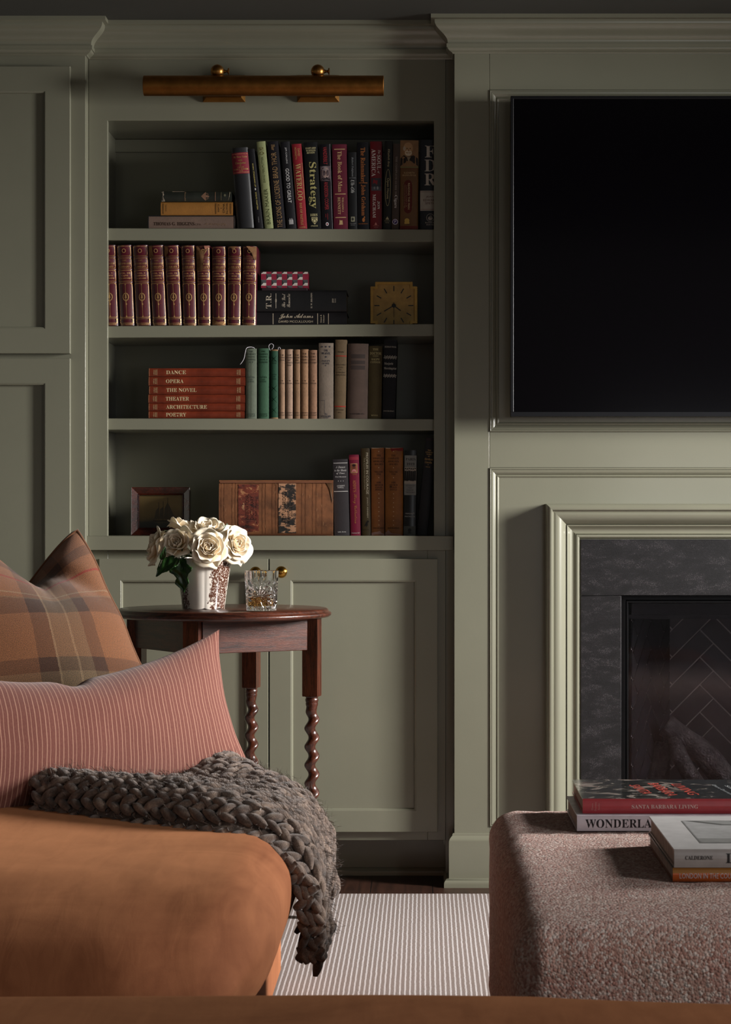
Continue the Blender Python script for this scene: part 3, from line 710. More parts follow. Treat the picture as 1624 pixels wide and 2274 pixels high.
b = up('navy book with huge letters FDR at the right end of top shelf', 933, 45, 309, '#191c22', 0, group=G1, rough=0.45, kind='cloth')
for i, t in enumerate('FDR'): b.T(SER(t), 173.5-i*31, 26 if i else 24, 26, '#b9b0a4', 0, 23)
b.rect(0.4, 42, 44.6, 86.5, '#a29b8f'); b.rect(0.4, 83.6, 44.6, 84.3, '#6b3f35'); b.rect(0.4, 45, 44.6, 45.7, '#6b3f35')
for t, y, L in (('JEAN', 72.5, 18), ('EDWARD', 65.5, 30), ('SMITH', 58.5, 21)): b.T(t, y, L, 4.6, '#4a2320')
b.ring(23, 26.5, 9, 9, 1, '#9c948a'); b.disc(23, 25, 5.5, 4.5, '#9c948a', 9); b.disc(24, 29, 3, 3, '#6d675f', 8); b.T(SER('RANDOM'), 15.5, 22, 3.2, '#9c948a'); b.T(SER('HOUSE'), 11, 17, 3.2, '#9c948a'); b.done()

# -- top shelf, flat pile
G2 = 'books lying in the top shelf pile'
b = Book('grey-brown cloth book stamped THOMAS G. HIGGINS, bottom of the top shelf pile', 329, 193, 479.5, Y1, '#6a564b', flat=True, kind='cloth', bulge=0.003, depth=0.15, group=G2, rough=0.7)
b.rect(0, 26.8, 193, 29, '#1c1c1e'); b.rect(0, 0, 1.8, 29, '#1c1c1e'); b.rect(191, 0, 193, 29, '#1c1c1e')
b.T(SER('THOMAS G. HIGGINS'), 10.5, 91, 7.5, '#3c2c22', 0, 58); b.T('C.P.A.', 9, 14, 4, '#4a382c', 0, 112); b.T(SCR('An Autobiography'), 9.5, 48, 7, '#7d644e', 0, 150)
b.done(); zt = b.root.location.z+b.H
b = Book('mustard yellow book lettered WHITE WIND CLARK, middle of the top shelf pile', 357.5, 160, 449, 478.8, '#8f6026', flat=True, kind='cloth', bulge=0.004, depth=0.135, group=G2, rough=0.7, zbot=zt+0.0003)
b.T('WHITE', 15, 24, 4, '#241a10', -90, 147); b.T('WIND', 15.5, 21, 4.4, '#241a10', -90, 140); b.T('CLARK', 15.5, 18, 3.4, '#241a10', -90, 128.5); b.disc(134.5, 15.5, 0.9, 0.9, '#241a10', 8); b.T('DEANS', 16, 15, 2.8, '#3a2a14', -90, 12)
for x in (4.5, 121.5, 154.5): b.rect(x, 3, x+1, 26.5, '#3a2a14'); b.rect(x+1.8, 3, x+2.4, 26.5, '#5a3c18')
b.done(); zt2 = b.root.location.z+b.H
b = Book('tattered dark green leather book, top of the top shelf pile', 359, 156, 425, 448.5, '#20231d', flat=True, kind='leather', bulge=0.006, depth=0.13, group=G2, rough=0.45, zbot=zt2+0.0003, var=0.3)
b.poly([(0, 1), (0.5, 22), (5, 23), (6, 15), (3.5, 11), (8, 1)], '#8f8374'); b.poly([(1.5, 2), (1.8, 12), (5.2, 3)], '#3c3a34'); b.poly([(24, 22.3), (52, 22.6), (50, 23.3), (24, 23.3)], '#a08c7a')
b.T(SER('Ronald'), 12, 20, 3, '#80674e', -90, 53); b.poly([(88, 12), (95, 19), (99, 22), (98, 14), (106, 13), (106, 10), (98, 10), (99, 2), (95, 5)], '#7c5e4a'); b.ring(101, 16, 3.4, 2.5, 1, '#7c5e4a'); b.ring(101, 8, 3.4, 2.5, 1, '#7c5e4a')
b.rect(119, 2, 120.4, 22, '#7c5e4a'); b.rect(132, 3, 133, 21, '#6b6048'); b.disc(141, 14, 2.6, 3, '#63614c', 7); b.poly([(148, 2), (150, 21), (153, 22), (151, 10)], '#7a715c'); b.done()

# -- second shelf: leather set
GS = 'old leather volumes in the red and gold set'
names = [('VOL. V', 'GEORGE', 'HAWTHORNE'), ('VOL. III', 'CAINE', 'CRAWFORD'), ('VOL. I', 'ADDISON', 'BERNARD'), ('VOL. VI', 'GOETHE', 'HERRICK'), ('VOL. IX', 'SHAKESPEARE', 'TAINE'),
         ('VOL. XI', 'MAHAFFY', 'PLINY'), ('VOL. IV', 'CHRIST', 'DOSTOIEVSKI'), ('VOL. II', 'BERNARDIN', 'CAESAR'), ('VOL. VII', 'HUGO', 'KINGSLEY'), ('VOL. XII', 'TASSO', 'INDEX')]
Ls = ['partly hidden by the left upright, first of its set', 'orange scuff beside its wreath, second of its set', 'spine whole and brightly gilded, third of its set', 'upper left corner torn brown, fourth of its set',
      'triangular brown tear at top left, fifth of its set', 'rusty scuff below its volume number, sixth of its set', 'big brown strip torn down its upper left', 'lower edge torn to brown paper, eighth of its set',
      'notch torn above its small wreath, ninth of its set', 'top right corner torn, last beside the patterned box']
st = [(230, 34, 223), (266.6, 33.4, 258.8), (302, 34.5, 293.8), (338.6, 32.8, 330), (373, 32.5, 364.6), (406.7, 31.2, 401.8), (438.8, 30.5, 436), (471, 32, 470), (504, 31.5, 505.5), (537, 32, 538.8)]
MG = M('#b8925e', 0.42, 0.5, 'plain', 0.5, 0.35, 'tooled_gold'); TEAR = M('#7d5a3c', 0.8, 0, 'paper', 0.2, 0.3, 'torn_backing')
for i, ((xb, wd, xt), nm, lb) in enumerate(zip(st, names, Ls)):
    yt = 545+(i > 6)*1.5; yb = 724-0.33*i if i < 9 else 721.5; H = yb-yt
    def hh_(y): return (yb-y)
    bands = [((yb-y)*6.03/FPX, 0.0042, 0.0016) for y in (571.2, 599, 627.3)]
    b = Book('maroon leather volume, '+lb, xb, wd, yt, yb, '#4a0f1b', lean=xt-xb, kind='leather', rough=0.36, bulge=0.0075, depth=0.13, group=GS, bands=bands, spec=0.6, var=0.25)
    w_ = wd
    def R(y0, y1):
        y0, y1 = hh_(y0), hh_(y1)
        for q in ((2.6, y0-0.6, w_-2.6, y0), (2.6, y1, w_-2.6, y1+0.6), (2.2, y1, 2.7, y0), (w_-2.7, y1, w_-2.0, y0)): b.rect(*q, MG)
        for sx_, cx in ((1, 2), (-1, w_-2)):
            for sy, cy in ((-1, y0), (1, y1)):
                b.poly([(cx, cy), (cx+sx_*3.4, cy), (cx+sx_*2.4, cy+sy*1.2), (cx+sx_*1.3, cy+sy*1.8), (cx+sx_*0.9, cy+sy*2.8), (cx, cy+sy*3.8)], MG)
    R(yt+2.5, 568.6); R(574, 596.5); R(601.5, 625); R(630, 705)
    for y in (569.8, 572.8, 597.6, 600.5, 626, 628.8): b.rect(2, hh_(y)-0.18, w_-2, hh_(y)+0.18, MG)
    b.ring(w_/2, hh_(557.5), 4.4, 4.7, 1.3, MG, 12, 0.05)
    for t_, y, L, Hh in (('THE', 579, 10, 3.6), ('STODDARD', 586, 26, 4.3), ('LIBRARY', 592.6, 23, 4.1)): b.T(SER(t_), hh_(y), L, Hh, MG)
    for t_, y, Hh in ((nm[0], 607.3, 2.8), (nm[1], 612.8, 3.0), (nm[2], 618.8, 3.0)): b.T(SER(t_), hh_(y), min(24, 3.0*len(t_)), Hh, MG)
    cy = hh_(660)
    b.ring(w_/2, cy, 7.0, 9.2, 2.0, MG, 17, 0.05); b.disc(w_/2, cy+2, 1.6, 5.2, MG, 8); b.disc(w_/2, cy-1, 2.8, 1.6, MG, 8)
    b.rect(w_/2-0.6, cy+9, w_/2+0.6, hh_(631), MG); b.rect(w_/2-0.8, cy-17, w_/2+0.8, cy-2, MG); b.rect(w_/2-0.5, hh_(704.5), w_/2+0.5, cy-17, MG)
    b.disc(w_/2+0.6, cy-16, 1.7, 2.2, MG, 7); b.disc(w_/2, hh_(703), 1.8, 1.5, MG, 7); b.disc(w_/2, hh_(632.5), 1.6, 1.5, MG, 7)
    for q in (706, 708.5, 718, 720): b.rect(2, hh_(q)-0.3, w_-2, hh_(q)+0.3, MG)
    for cx in (2.5, w_-2.8): b.disc(cx, hh_(711), 1.3, 2.6, MG, 6); b.disc(cx, hh_(716), 1.2, 1.6, MG, 6)
    b.T('Geo. L. Shuman & Co.', hh_(722)+0.3, 25, 2.4, MG)
    rnd = random.Random(i*7+1)
    for k in range(5):
        x_ = rnd.uniform(5, w_-4); y_ = rnd.uniform(12, H-60); b.poly([(x_, y_), (x_+rnd.uniform(1, 3.5), y_+rnd.uniform(-1, 1)), (x_+rnd.uniform(0, 2), y_+rnd.uniform(0.5, 1.6))], M('#8a3a24', 0.8, 0, 'plain', 0.2, 0.1))
    e = H
    if i == 3: b.poly([(0.3, e-1), (8, e-1), (9, e-12), (11, e-25), (4, e-28), (0.3, e-27)], TEAR)
    if i == 4: b.poly([(0.3, e-0.5), (7, e-2), (10.5, e-9), (8, e-18), (3, e-24), (0.3, e-24)], TEAR)
    if i == 6: b.poly([(0.3, e-0.5), (30, e-0.5), (27, e-7), (21, e-10), (18, e-20), (16, e-30), (15, e-54), (7, e-56), (0.3, e-56)], TEAR); b.poly([(18, e-0.8), (30, e-0.5), (29, e-5), (20, e-9)], M('#8a5a48', 0.8, 0, 'paper', 0.2, 0.2))
    if i == 7: b.poly([(0.5, 12), (4, 13), (9, 9), (16, 5), (24, 7), (29, 9), (31, 1), (0.5, 1)], TEAR)
    if i == 8: b.poly([(4, e-0.5), (22, e-0.5), (17, e-6), (13, e-9), (9, e-5)], TEAR)
    if i == 9: b.poly([(9, e-0.5), (31.6, e-0.5), (31.6, e-30), (27, e-30), (21, e-16), (14, e-7)], TEAR)
    if i in (0, 1, 2, 5): b.poly([(4, e-0.4), (20, e-0.4), (16, e-2.2), (9, e-1.4)], TEAR)
    b.done()

# -- second shelf: flat pile, box, clock
zs2 = shelf_z(1, 875)
b = Book('black book with script title John Adams, under the black T.R. book', 569, 202, 691.5, 720.5, '#120f11', flat=True, bulge=0.002, depth=0.16, kind='paper', rough=0.45, group='black biographies lying on the second shelf', D=6.045)
b.T(SCR('John Adams'), 19, 76, 13, '#b7a992', 0, 89); b.T('DAVID MCCULLOUGH', 8, 76, 4.8, '#b7a992', 0, 88)
for x in (37, 136, 160): b.rect(x, 2, x+1.4, 26, '#b7a992')
b.T(ITA('Simon &'), 14, 18, 3.4, '#b7a992', 90, 144); b.T(ITA('Schuster'), 14, 18, 3.4, '#b7a992', 90, 150); b.done(); zt = b.root.location.z+b.H
b = Book('thick black book lettered T.R. in large capitals, on top of the John Adams book', 571, 199, 643.5, 691.5, '#121213', flat=True, bulge=0.002, depth=0.165, kind='paper', rough=0.45, zbot=zt+0.0003, group='black biographies lying on the second shelf', D=6.04)
b.T(SER('T.R.'), 24, 33, 12, '#a49a8a', 90, 26); b.rect(41.5, 8, 42.8, 41, '#a49a8a'); b.ring(42.2, 25, 1.7, 4.5, 0.7, '#a49a8a'); b.T(SCR('The Last'), 25, 30, 7.5, '#a49a8a', 90, 59); b.T(SCR('Romantic'), 25, 30, 7.5, '#a49a8a', 90, 70); b.T(SER('H. W. BRANDS'), 25, 34, 3.6, '#a49a8a', 90, 121); b.T('BASIC', 25, 9, 2.4, '#a49a8a', 90, 170); b.T('BOOKS', 25, 9, 2.4, '#a49a8a', 90, 174); b.rect(167, 20.5, 167.8, 29.5, '#a49a8a'); b.done(); zt = b.root.location.z+b.H

bx = thing('keepsake_box', 'small red, white and grey geometric patterned box on the T.R. book', 'box', (X(581, 6.05), 6.05, zt+0.0003))
k = 6.05/FPX
m = MB(); m.box(0.8*k, 101.5*k, 0.001, 0.09, 0, 9*k); m.build('box_base', M('#2a1a20', 0.5), bx, bevel=0.0006)
m = MB(); m.box(-1*k, 103*k, -0.0012, 0.092, 5.5*k, 41.5*k); lz, lx, lw, lh = 5.5*k, -1*k, 104*k, 36*k
RB, WB, GB, DG = M('#8a2138', 0.45), M('#c9c4ba', 0.5), M('#4b4d4f', 0.5), M('#27292b', 0.5)
cw, ch = lw/9.0, lh/2.75; yy_ = -0.0016
for r in range(4):
    for c in range(9):
        x0_, z1_ = lx+c*cw, lz+lh-(r-0.65)*ch*1.0; z0_ = z1_-ch
        z1c, z0c = min(z1_, lz+lh-0.0004), max(z0_, lz+0.0004)
        if z1c <= z0c: continue
        def cl(z): return min(max(z, z0c), z1c)
        def quad(p, mi, lay): m.add([(x, yy_-lay*0.00006, cl(z)) for x, z in p], [tuple(range(len(p)))], mi)
        if (r+c) % 2 == 1: quad([(x0_, z0_), (x0_+cw, z0_), (x0_+cw, z1_), (x0_, z1_)], 1, 0)
        else:
            quad([(x0_, z0_), (x0_+cw, z0_), (x0_+cw, z1_), (x0_, z1_)], 3, 0)
            quad([(x0_, z0_), (x0_+cw, z0_), (x0_+cw, z0_+ch*0.45), (x0_+cw*0.45, z0_+ch*0.45)], 2, 1)
            quad([(x0_, z1_), (x0_, z0_), (x0_+cw*0.42, z0_+ch*0.45)], 4, 1)
m.build('box_lid', [M('#7a1d30', 0.45), RB, WB, GB, DG], bx, smooth=False, recalc=False)

D = 6.08; k = D/FPX
ck = thing('desk_clock', 'square brass desk clock with stepped corners and black baton markers', 'clock', (X(875, D), D, zs2))
GO = M('#bd9344', 0.4, 0.3, 'plain', 0.5, 0.12, 'brushed_clock_gold'); GO2 = M('#b89450', 0.5, 0.05, 'plain', 0.5, 0.12, 'clock_dial_gold')
def edge(a, b_, n, amp, nx, nz):
    out = []
    for i in range(n*2+1):
        f = i/(n*2); q = amp if i % 2 else 0
        out.append((a[0]+(b_[0]-a[0])*f+nx*q, a[1]+(b_[1]-a[1])*f+nz*q))
    return out
hw = 51.5*k; o1 = 10*k; Ht = 98*k
poly = []
poly += edge((-hw, o1-4*k), (-hw, Ht-o1), 20, 1.3*k, -1, 0)
poly += [(-hw+o1, Ht-o1)]
poly += edge((-hw+o1, Ht), (hw-o1, Ht), 20, 1.3*k, 0, 1)
poly += [(hw-o1, Ht-o1)]
poly += edge((hw, Ht-o1), (hw, o1-4*k), 20, 1.3*k, 1, 0)
poly += [(hw-o1, o1-4*k), (hw-o1, 0), (-hw+o1, 0), (-hw+o1, o1-4*k)]
m = MB(); m.prism(poly, 0.008, 0.045); m.build('case', GO, ck, angle=20)
ins = [(-hw, o1-4*k), (-hw, Ht-o1), (-hw+o1, Ht-o1), (-hw+o1, Ht), (hw-o1, Ht), (hw-o1, Ht-o1), (hw, Ht-o1), (hw, o1-4*k), (hw-o1, o1-4*k), (hw-o1, 0), (-hw+o1, 0), (-hw+o1, o1-4*k)]
th = 5.5*k
sgn = [(1, 1), (1, -1), (1, -1), (1, -1), (-1, -1), (-1, -1), (-1, -1), (-1, 1), (-1, 1), (-1, 0.25), (1, 0.25), (1, 1)]
inn = [(p[0]+sx_*th, p[1]+sz_*th) for p, (sx_, sz_) in zip(ins, sgn)]
m = MB(); rows = [[(p[0], y, p[1]) for p in q] for q, y in ((ins, 0.009), (ins, 0.0), (inn, 0.0), (inn, 0.012))]
m.grid(rows, closev=True); m.build('rim', GO, ck, smooth=False)
m = MB(); m.prism(inn, 0.0075, 0.0085); m.build('dial', GO2, ck, smooth=False)
BK_ = M('#0b0a09', 0.4); m = MB(); cxk, czk = 0.0, 46*k
for i in range(12):
    a = i*math.pi/6; r1, r0 = (44*k, 32.5*k)
    if i % 3 == 0: r1, r0 = (43.5*k, 32*k)
    dx, dz = math.sin(a), math.cos(a); nx, nz = dz*1.05*k, -dx*1.05*k
    if i in (1, 11, 5, 7): r1, r0 = 43.5*k, 31.5*k
    vs = [(cxk+dx*r+s_*nx, yq, czk+dz*r+s_*nz) for yq in (0.0062, 0.0078) for r, s_ in ((r0, -1), (r1, -1), (r1, 1), (r0, 1))]
    m.add(vs, [(0, 1, 2, 3), (0, 4, 5, 1), (1, 5, 6, 2), (2, 6, 7, 3), (3, 7, 4, 0)])
m.build('hour_markers', BK_, ck, smooth=False)
def hand(name, deg, r1, r0, w0, w1, yq):
    a = math.radians(deg); dx, dz = math.sin(a), math.cos(a); nx, nz = dz, -dx
    vs = [(cxk+dx*r+s_*nx*w_, y, czk+dz*r+s_*nz*w_) for y in (yq, yq+0.0006) for r, s_, w_ in ((r0, -1, w0), (r1, -1, w1), (r1, 1, w1), (r0, 1, w0))]
    MB().add(vs, [(0, 1, 2, 3), (4, 7, 6, 5), (0, 4, 5, 1), (1, 5, 6, 2), (2, 6, 7, 3), (3, 7, 4, 0)]).build(name, BK_, ck, smooth=False)
hand('hour_hand', 127, 19*k, 0, 0.9*k, 1.1*k, 0.0052); hand('minute_hand', 239.5, 25*k, 0, 0.8*k, 1.0*k, 0.0044); hand('second_hand', 179, 26*k, -7*k, 0.55*k, 0.3*k, 0.0036)
m = MB(); m.lathe([(3.2*k, 0.0034), (3.2*k, 0.0062), (4.6*k, 0.0066), (4.6*k, 0.0074)], (cxk, 0, czk), 20, 'y'); m.build('hub', BK_, ck)

# -- third shelf
Y3 = 930.2; zs3 = SZ[2]
G3 = 'rust red arts volumes lying in a pile'; zt = None
for i, (nm, y0, y1, x0, x1, lb) in enumerate([('POETRY', 913.5, 930.2, 330, 543.5, 'bottom of its pile'), ('ARCHITECTURE', 895.5, 912.8, 330, 544, 'second from the bottom of its pile'), ('THEATER', 875.5, 894.5, 329.5, 544.5, 'third from the bottom of its pile'),
                                   ('THE NOVEL', 855.5, 874.5, 331, 543.5, 'third from the top of its pile'), ('OPERA', 834.5, 854.5, 330, 545, 'second from the top of its pile'), ('DANCE', 814.5, 833.5, 330.5, 544.5, 'topmost of its pile')]):
    b = Book('rust red leather book lettered %s, %s' % (nm, lb), x0, x1-x0, y0, y1, '#6a2a18', flat=True, kind='leather', rough=0.38, bulge=0.004, depth=0.15, group=G3, zbot=None if zt is None else zt+0.0002, var=0.3, board=0.002)
    L = {'DANCE': 44, 'OPERA': 39, 'THE NOVEL': 67, 'THEATER': 52, 'ARCHITECTURE': 91, 'POETRY': 45}[nm]; h_ = b.H/b.k
    b.T(SER(nm), h_/2, L, 8.4, '#c2ad86', 0, 39+L/2)
    for x in (12, 197): b.T(SER('GREAT'), h_/2, h_*0.62, 2.4, '#b59a72', 90, x); b.T(SER('BOOKS'), h_/2, h_*0.62, 2.4, '#b59a72', 90, x+4); b.rect(x+6.5, 3, x+7.1, h_-3, '#b59a72')
    b.rect(1.2, 1, 2, h_-1, '#a8805c'); b.done(); zt = b.root.location.z+b.H
def up3(label, x0, x1, yt, col, lines, lean=0, ink='#22261f', group='old cloth books standing on the third shelf', yb=Y3, **kw):
    b = Book(label, x0, x1-x0, yt, yb, col, lean=lean, kind=kw.pop('kind', 'cloth'), rough=0.75, bulge=kw.pop('bulge', 0.0035), depth=kw.pop('depth', 0.13), group=group, var=kw.pop('var', 0.2), **kw)
    for (t, y, L, H) in lines: b.T(t, yb-y, L, H, ink)
    return b
b = up3('grey-green book THE BOBBSEY TWINS CAMPING OUT with a white ribbon at its head', 545.5, 570.8, 774.6, '#596152', [(SER('THE'), 781, 9, 3.4), (SER('BOBBSEY'), 787, 22, 3.6), (SER('TWINS'), 793, 17, 3.6), (SER('CAMPING'), 799, 21, 3.6), (SER('OUT'), 805, 10, 3.6), (SER('LAURA'), 838, 16, 3.4), (SER('LEE'), 843.5, 8, 3.2), (SER('HOPE'), 848, 14, 3.2), (SER('GROSSET'), 920, 18, 2.8), (SER('& DUNLAP'), 924, 19, 2.8)], ink='#3f4a40'); b.rect(13.5, 4, 14.1, 148, '#59614f'); b.done()
b = up3('mid green book THE BOBBSEY TWINS SOLVE A MYSTERY on the third shelf', 572.8, 598, 774, '#2f5039', [(SER('THE'), 781, 9, 3.4), (SER('BOBBSEY'), 787, 22, 3.6), (SER('TWINS'), 793, 17, 3.6), (SER('SOLVE A'), 799, 19, 3.6), (SER('MYSTERY'), 805, 21, 3.6), (SER('LAURA'), 838, 16, 3.4), (SER('LEE'), 843.5, 8, 3.2), (SER('HOPE'), 848, 14, 3.2), (SER('GROSSET'), 920, 18, 2.8), (SER('& DUNLAP'), 924, 19, 2.8)], ink='#17301f'); b.done()
b = up3('dark green book with a criss-cross pattern and worn brown ends on the third shelf', 600.5, 618.3, 776.5, '#173f2a', [(SER('THE'), 796, 6, 2.6), (SER('BOBBSEY'), 802, 13, 2.6), (SER('TWINS'), 807, 10, 2.6), (SER('LAURA'), 832, 11, 2.4), (SER('LEE'), 837, 6, 2.4), (SER('HOPE'), 842, 10, 2.4)], ink='#0e2a1c')
b.rect(0.3, 150.5, 17.5, 153.6, '#7a5a3a'); b.rect(0.3, 0.3, 17.5, 2.5, '#8a6a48')
for y_ in (12, 36, 60, 126):
    for s_ in (1, -1): b.poly([(9-s_*7, y_), (9-s_*6, y_), (9+s_*7, y_+14), (9+s_*6, y_+14)], '#123f29')
b.done()
for i, (x0, x1, yt, col, tt, lb) in enumerate([(619.3, 633.2, 776, '#866a52', ('THE', 'TOWER', 'TREASURE'), 'THE TOWER TREASURE'), (634.8, 650.6, 776, '#917764', ('THE', 'MYSTERY', 'AT', "DEVIL'S", 'PAW'), "THE MYSTERY AT DEVIL'S PAW"), (652.3, 667, 776.5, '#7a5c41', ('THE', 'HOUSE', 'ON', 'THE CLIFF'), 'THE HOUSE ON THE CLIFF'), (668, 685.2, 776, '#8a684c', ('THE', 'SHORE', 'ROAD', 'MYSTERY'), 'THE SHORE ROAD MYSTERY'), (686.6, 704.6, 777.5, '#85634c', ('THE', 'SHORT-', 'WAVE', 'MYSTERY'), 'THE SHORT-WAVE MYSTERY')]):
    wd = x1-x0; ls = [(t, 789+j*(6.6 if i > 2 else 5.6)-(3 if i > 2 else 0), min(wd*0.88, 2.6*len(t)+2), 3.8 if i > 2 else 3.2) for j, t in enumerate(tt)]
    ls += [('F. W.', 846, wd*0.55, 3), ('DIXON', 851.5, wd*0.75, 3), ('GROSSET', 917, wd*0.85, 2.6), ('& DUNLAP', 922, wd*0.85, 2.6)]
    b = up3('tan cloth book %s among the row of slim tan mysteries' % lb, x0, x1, yt, col, ls, ink='#2a1c14', var=0.28, depth=0.12); b.done()
b = up3('taupe book lettered THE WAVE with three stars on the third shelf', 707.8, 741, 762, '#7d7063', [(SER('THE'), 778.5, 9, 4.4), (SER('WAVE'), 785, 19, 5), (SER('EVELYN'), 802, 18, 3.8), (SER('SCOTT'), 807.5, 15, 3.8), (ITA('The'), 919.5, 6, 3.6), (SER('LITERARY'), 924.5, 23, 3.6), (SER('GUILD'), 928, 10, 2.4)], ink='#252c3a', group='books at the right of the third shelf')
for x_ in (8, 16.5, 25): b.put(([(x_*b.k+math.cos(a_)*r_*b.k, (160+0.0)*b.k+math.sin(a_)*r_*b.k) for a_, r_ in [(math.pi/2+q*math.pi/5, 2.6 if q % 2 == 0 else 1.1) for q in range(10)]], [tuple(range(10))]), '#252c3a')
b.put(([(16.5*b.k+math.cos(a_)*r_*b.k, 137.5*b.k+math.sin(a_)*r_*b.k) for a_, r_ in [(math.pi/2+q*math.pi/5, 2.6 if q % 2 == 0 else 1.1) for q in range(10)]], [tuple(range(10))]), '#252c3a')
b.disc(16, 118, 1.1, 1.1, '#252c3a', 8); b.rect(13.4, 12, 14, 41, '#252c3a'); b.rect(4.5, 40.6, 14, 41.2, '#252c3a'); b.done()
b = up3('brown linen guide with two red bands on the third shelf', 741.8, 768, 754.7, '#6d5a41', [('FENN', 782, 13, 3.2), ('MANAGEMENT', 810.5, 23, 2.6), ('GUIDE', 816, 12, 2.6), ('TO', 821.5, 5, 2.6), ('OVERSEAS', 827.5, 21, 2.6), ('OPERATIONS', 833, 23, 2.6), ('MCGRAW', 910.5, 17, 2.8), ('HILL', 916, 8, 2.6)], lean=3, ink='#2c2216', group='books at the right of the third shelf')
b.rect(0.5, 138.4, 25.8, 140.4, '#a83226'); b.rect(0.5, 26.2, 25.8, 28.6, '#a83226'); b.done()
b = up3('thick faded brown book with blurred dark bands on the third shelf', 770.8, 817, 763.5, '#5d4c43', [(SER('SCRIBNERS, INC.'), 919.5, 34, 3.4)], lean=2, ink='#2e2826', group='books at the right of the third shelf', bulge=0.007, kind='leather')
for y_, h_ in ((134, 9), (121, 8), (109, 9)): b.rect(8, y_, 39, y_+h_, '#463c38')
b.done()
b = up3('olive book lettered THE DOCTOR RALPH CONNOR on the third shelf', 817, 847.5, 768.5, '#43381b', [(SER('THE'), 776, 13, 4.2), (SER('DOCTOR'), 785, 25, 6), (SER('RALPH'), 798, 18, 4.4), (SER('CONNOR'), 804.5, 22, 4.4), (SER('REVELL'), 922.5, 15, 3.2)], lean=2.4, ink='#a5986c', group='books at the right of the third shelf'); b.rect(9, 139, 22, 139.8, '#a5986c'); b.done()
b = up3('black-navy book lettered Marjorie Morningstar on the third shelf', 848.8, 878, 755, '#14161b', [(SER('HERMAN WOUK'), 770.5, 26, 3.8), (SER('DOUBLEDAY'), 913, 24, 3)], lean=4.6, ink='#aaa69a', group='books at the right of the third shelf', depth=0.15)
b.T(SER('Marjorie'), 122, 20, 6.5, '#b7b3a8', 0, 11.5); b.T(SER('Morningstar'), 111.5, 28, 6.5, '#b7b3a8', 0, 15.3)
for y_ in (136.5, 95.5):
    for q in range(5): b.ring(3.6+q*5.6, y_, 2.9, 3.4, 0.8, '#b7b3a8', 4, 0.25); b.disc(3.6+q*5.6, y_, 1.2, 1.4, '#b7b3a8', 6)
b.done()
def ribbon(pts, r, label):
    m = MB(); pts = [P(*p) for p in pts]; path = []
    for i in range(len(pts)-1):
        p0, p1, p2, p3 = pts[max(i-1, 0)], pts[i], pts[i+1], pts[min(i+2, len(pts)-1)]
        for q in range(6):
            t = q/6; path.append(0.5*((2*p1)+(-p0+p2)*t+(2*p0-5*p1+4*p2-p3)*t*t+(-p0+3*p1-3*p2+p3)*t**3))
    path.append(pts[-1]); m.tube(path, r, 6); o = m.build('ribbon', M('#b9b4ba', 0.6), loc=tuple(path[0])); tag(o, label, 'ribbon', 'thin pale marker ribbons on the third shelf')
ribbon([(566, 776.2, 6.035), (564, 772.3, 6.035), (556, 770.5, 6.03), (548, 773, 6.022), (545, 782, 6.018), (542, 796, 6.018), (537, 805, 6.018), (533.5, 809, 6.018)], 0.0009, 'pale ribbon drooping over the head of the grey-green book')
ribbon([(600, 778, 6.05), (597, 770, 6.05), (599, 765, 6.05), (603, 763.3, 6.05), (607, 766, 6.05), (607, 771, 6.05), (602, 778, 6.05)], 0.0009, 'pale ribbon looped upright above the dark green book')
ribbon([(618, 778, 6.05), (618, 773, 6.05), (620, 771, 6.05), (622.5, 773, 6.05), (622, 778, 6.05)], 0.0009, 'tiny pale ribbon loop above the first slim tan book')

# -- bottom shelf (the ledge)
Y4 = 1190.5
def up4(label, x0, x1, yt, col, lean=0, **kw): return Book(label, x0, x1-x0, yt, Y4, col, lean=lean, D=kw.pop('D', 6.03), kind=kw.pop('kind', 'cloth'), zbot=LZ, depth=kw.pop('depth', 0.14), group='books standing at the right of the lowest shelf', **kw)
b = up4('dark grey book with silver script A Dance to the Music of Time', 742.5, 777, 1021, '#2e2a2c', -4, rough=0.4)
s_ = '#b7b3b0'
for y_, L in ((161, 31), (98, 31)): b.rect(2, y_-0.7, 33, y_+0.7, s_)
for t, y, L, H in ((ITA('A Dance'), 152, 22, 5), (ITA('to the Music'), 145, 27, 5), (ITA('of Time'), 138, 19, 5), (ITA('Third Movement'), 130.5, 25, 3), (SER('ANTHONY'), 110.5, 18, 3), (SER('POWELL'), 106.5, 14, 3), (SER('Little, Brown'), 8, 18, 3.2)): b.T(t, y, L, H, s_)
for x_ in (12, 17.5, 23): b.disc(x_, 121, 0.9, 0.9, s_, 8)
b.done()
b = up4("crimson book Addy's Story Collection with a small portrait picture", 778.8, 801.5, 1011, '#731632', -4, rough=0.35)
b.rect(3.3, 139, 18.5, 160, '#b59a6a'); b.rect(4.2, 140, 17.6, 159, '#8a4a34'); b.disc(11, 152, 3.6, 4.6, '#5d3424', 12); b.disc(11, 156, 4, 2.8, '#1b1212', 12); b.poly([(5, 140.3), (17, 140.3), (15, 146), (11, 148), (7, 146)], '#c07a78'); b.rect(0.6, 168, 22, 175, '#8c2b3a')
b.T('1864', 136, 10, 3.2, '#a3683c'); b.T(SER("ADDY'S"), 110, 27, 7, '#a3683c', -90); b.T(SCR('Story Collection'), 60, 66, 9, '#a3683c', -90); b.T('American Girl', 6, 18, 3, '#c5b7b0'); b.done()
b = up4('narrow olive-brown book PROFILES IN COURAGE standing by the crimson book', 803.5, 824, 996.5, '#41341a', -2.4, rough=0.45)
b.rect(0.2, 0.5, 1.5, 193, '#3a0f14'); b.T('PROFILES IN COURAGE', 138, 92, 5, '#c2b9a0', -90, 14); b.T('THE ILLUSTRATED EDITION', 138, 70, 2.5, '#a39a80', -90, 8); b.T('JOHN F. KENNEDY', 62, 46, 4, '#b2a990', -90, 13.5)
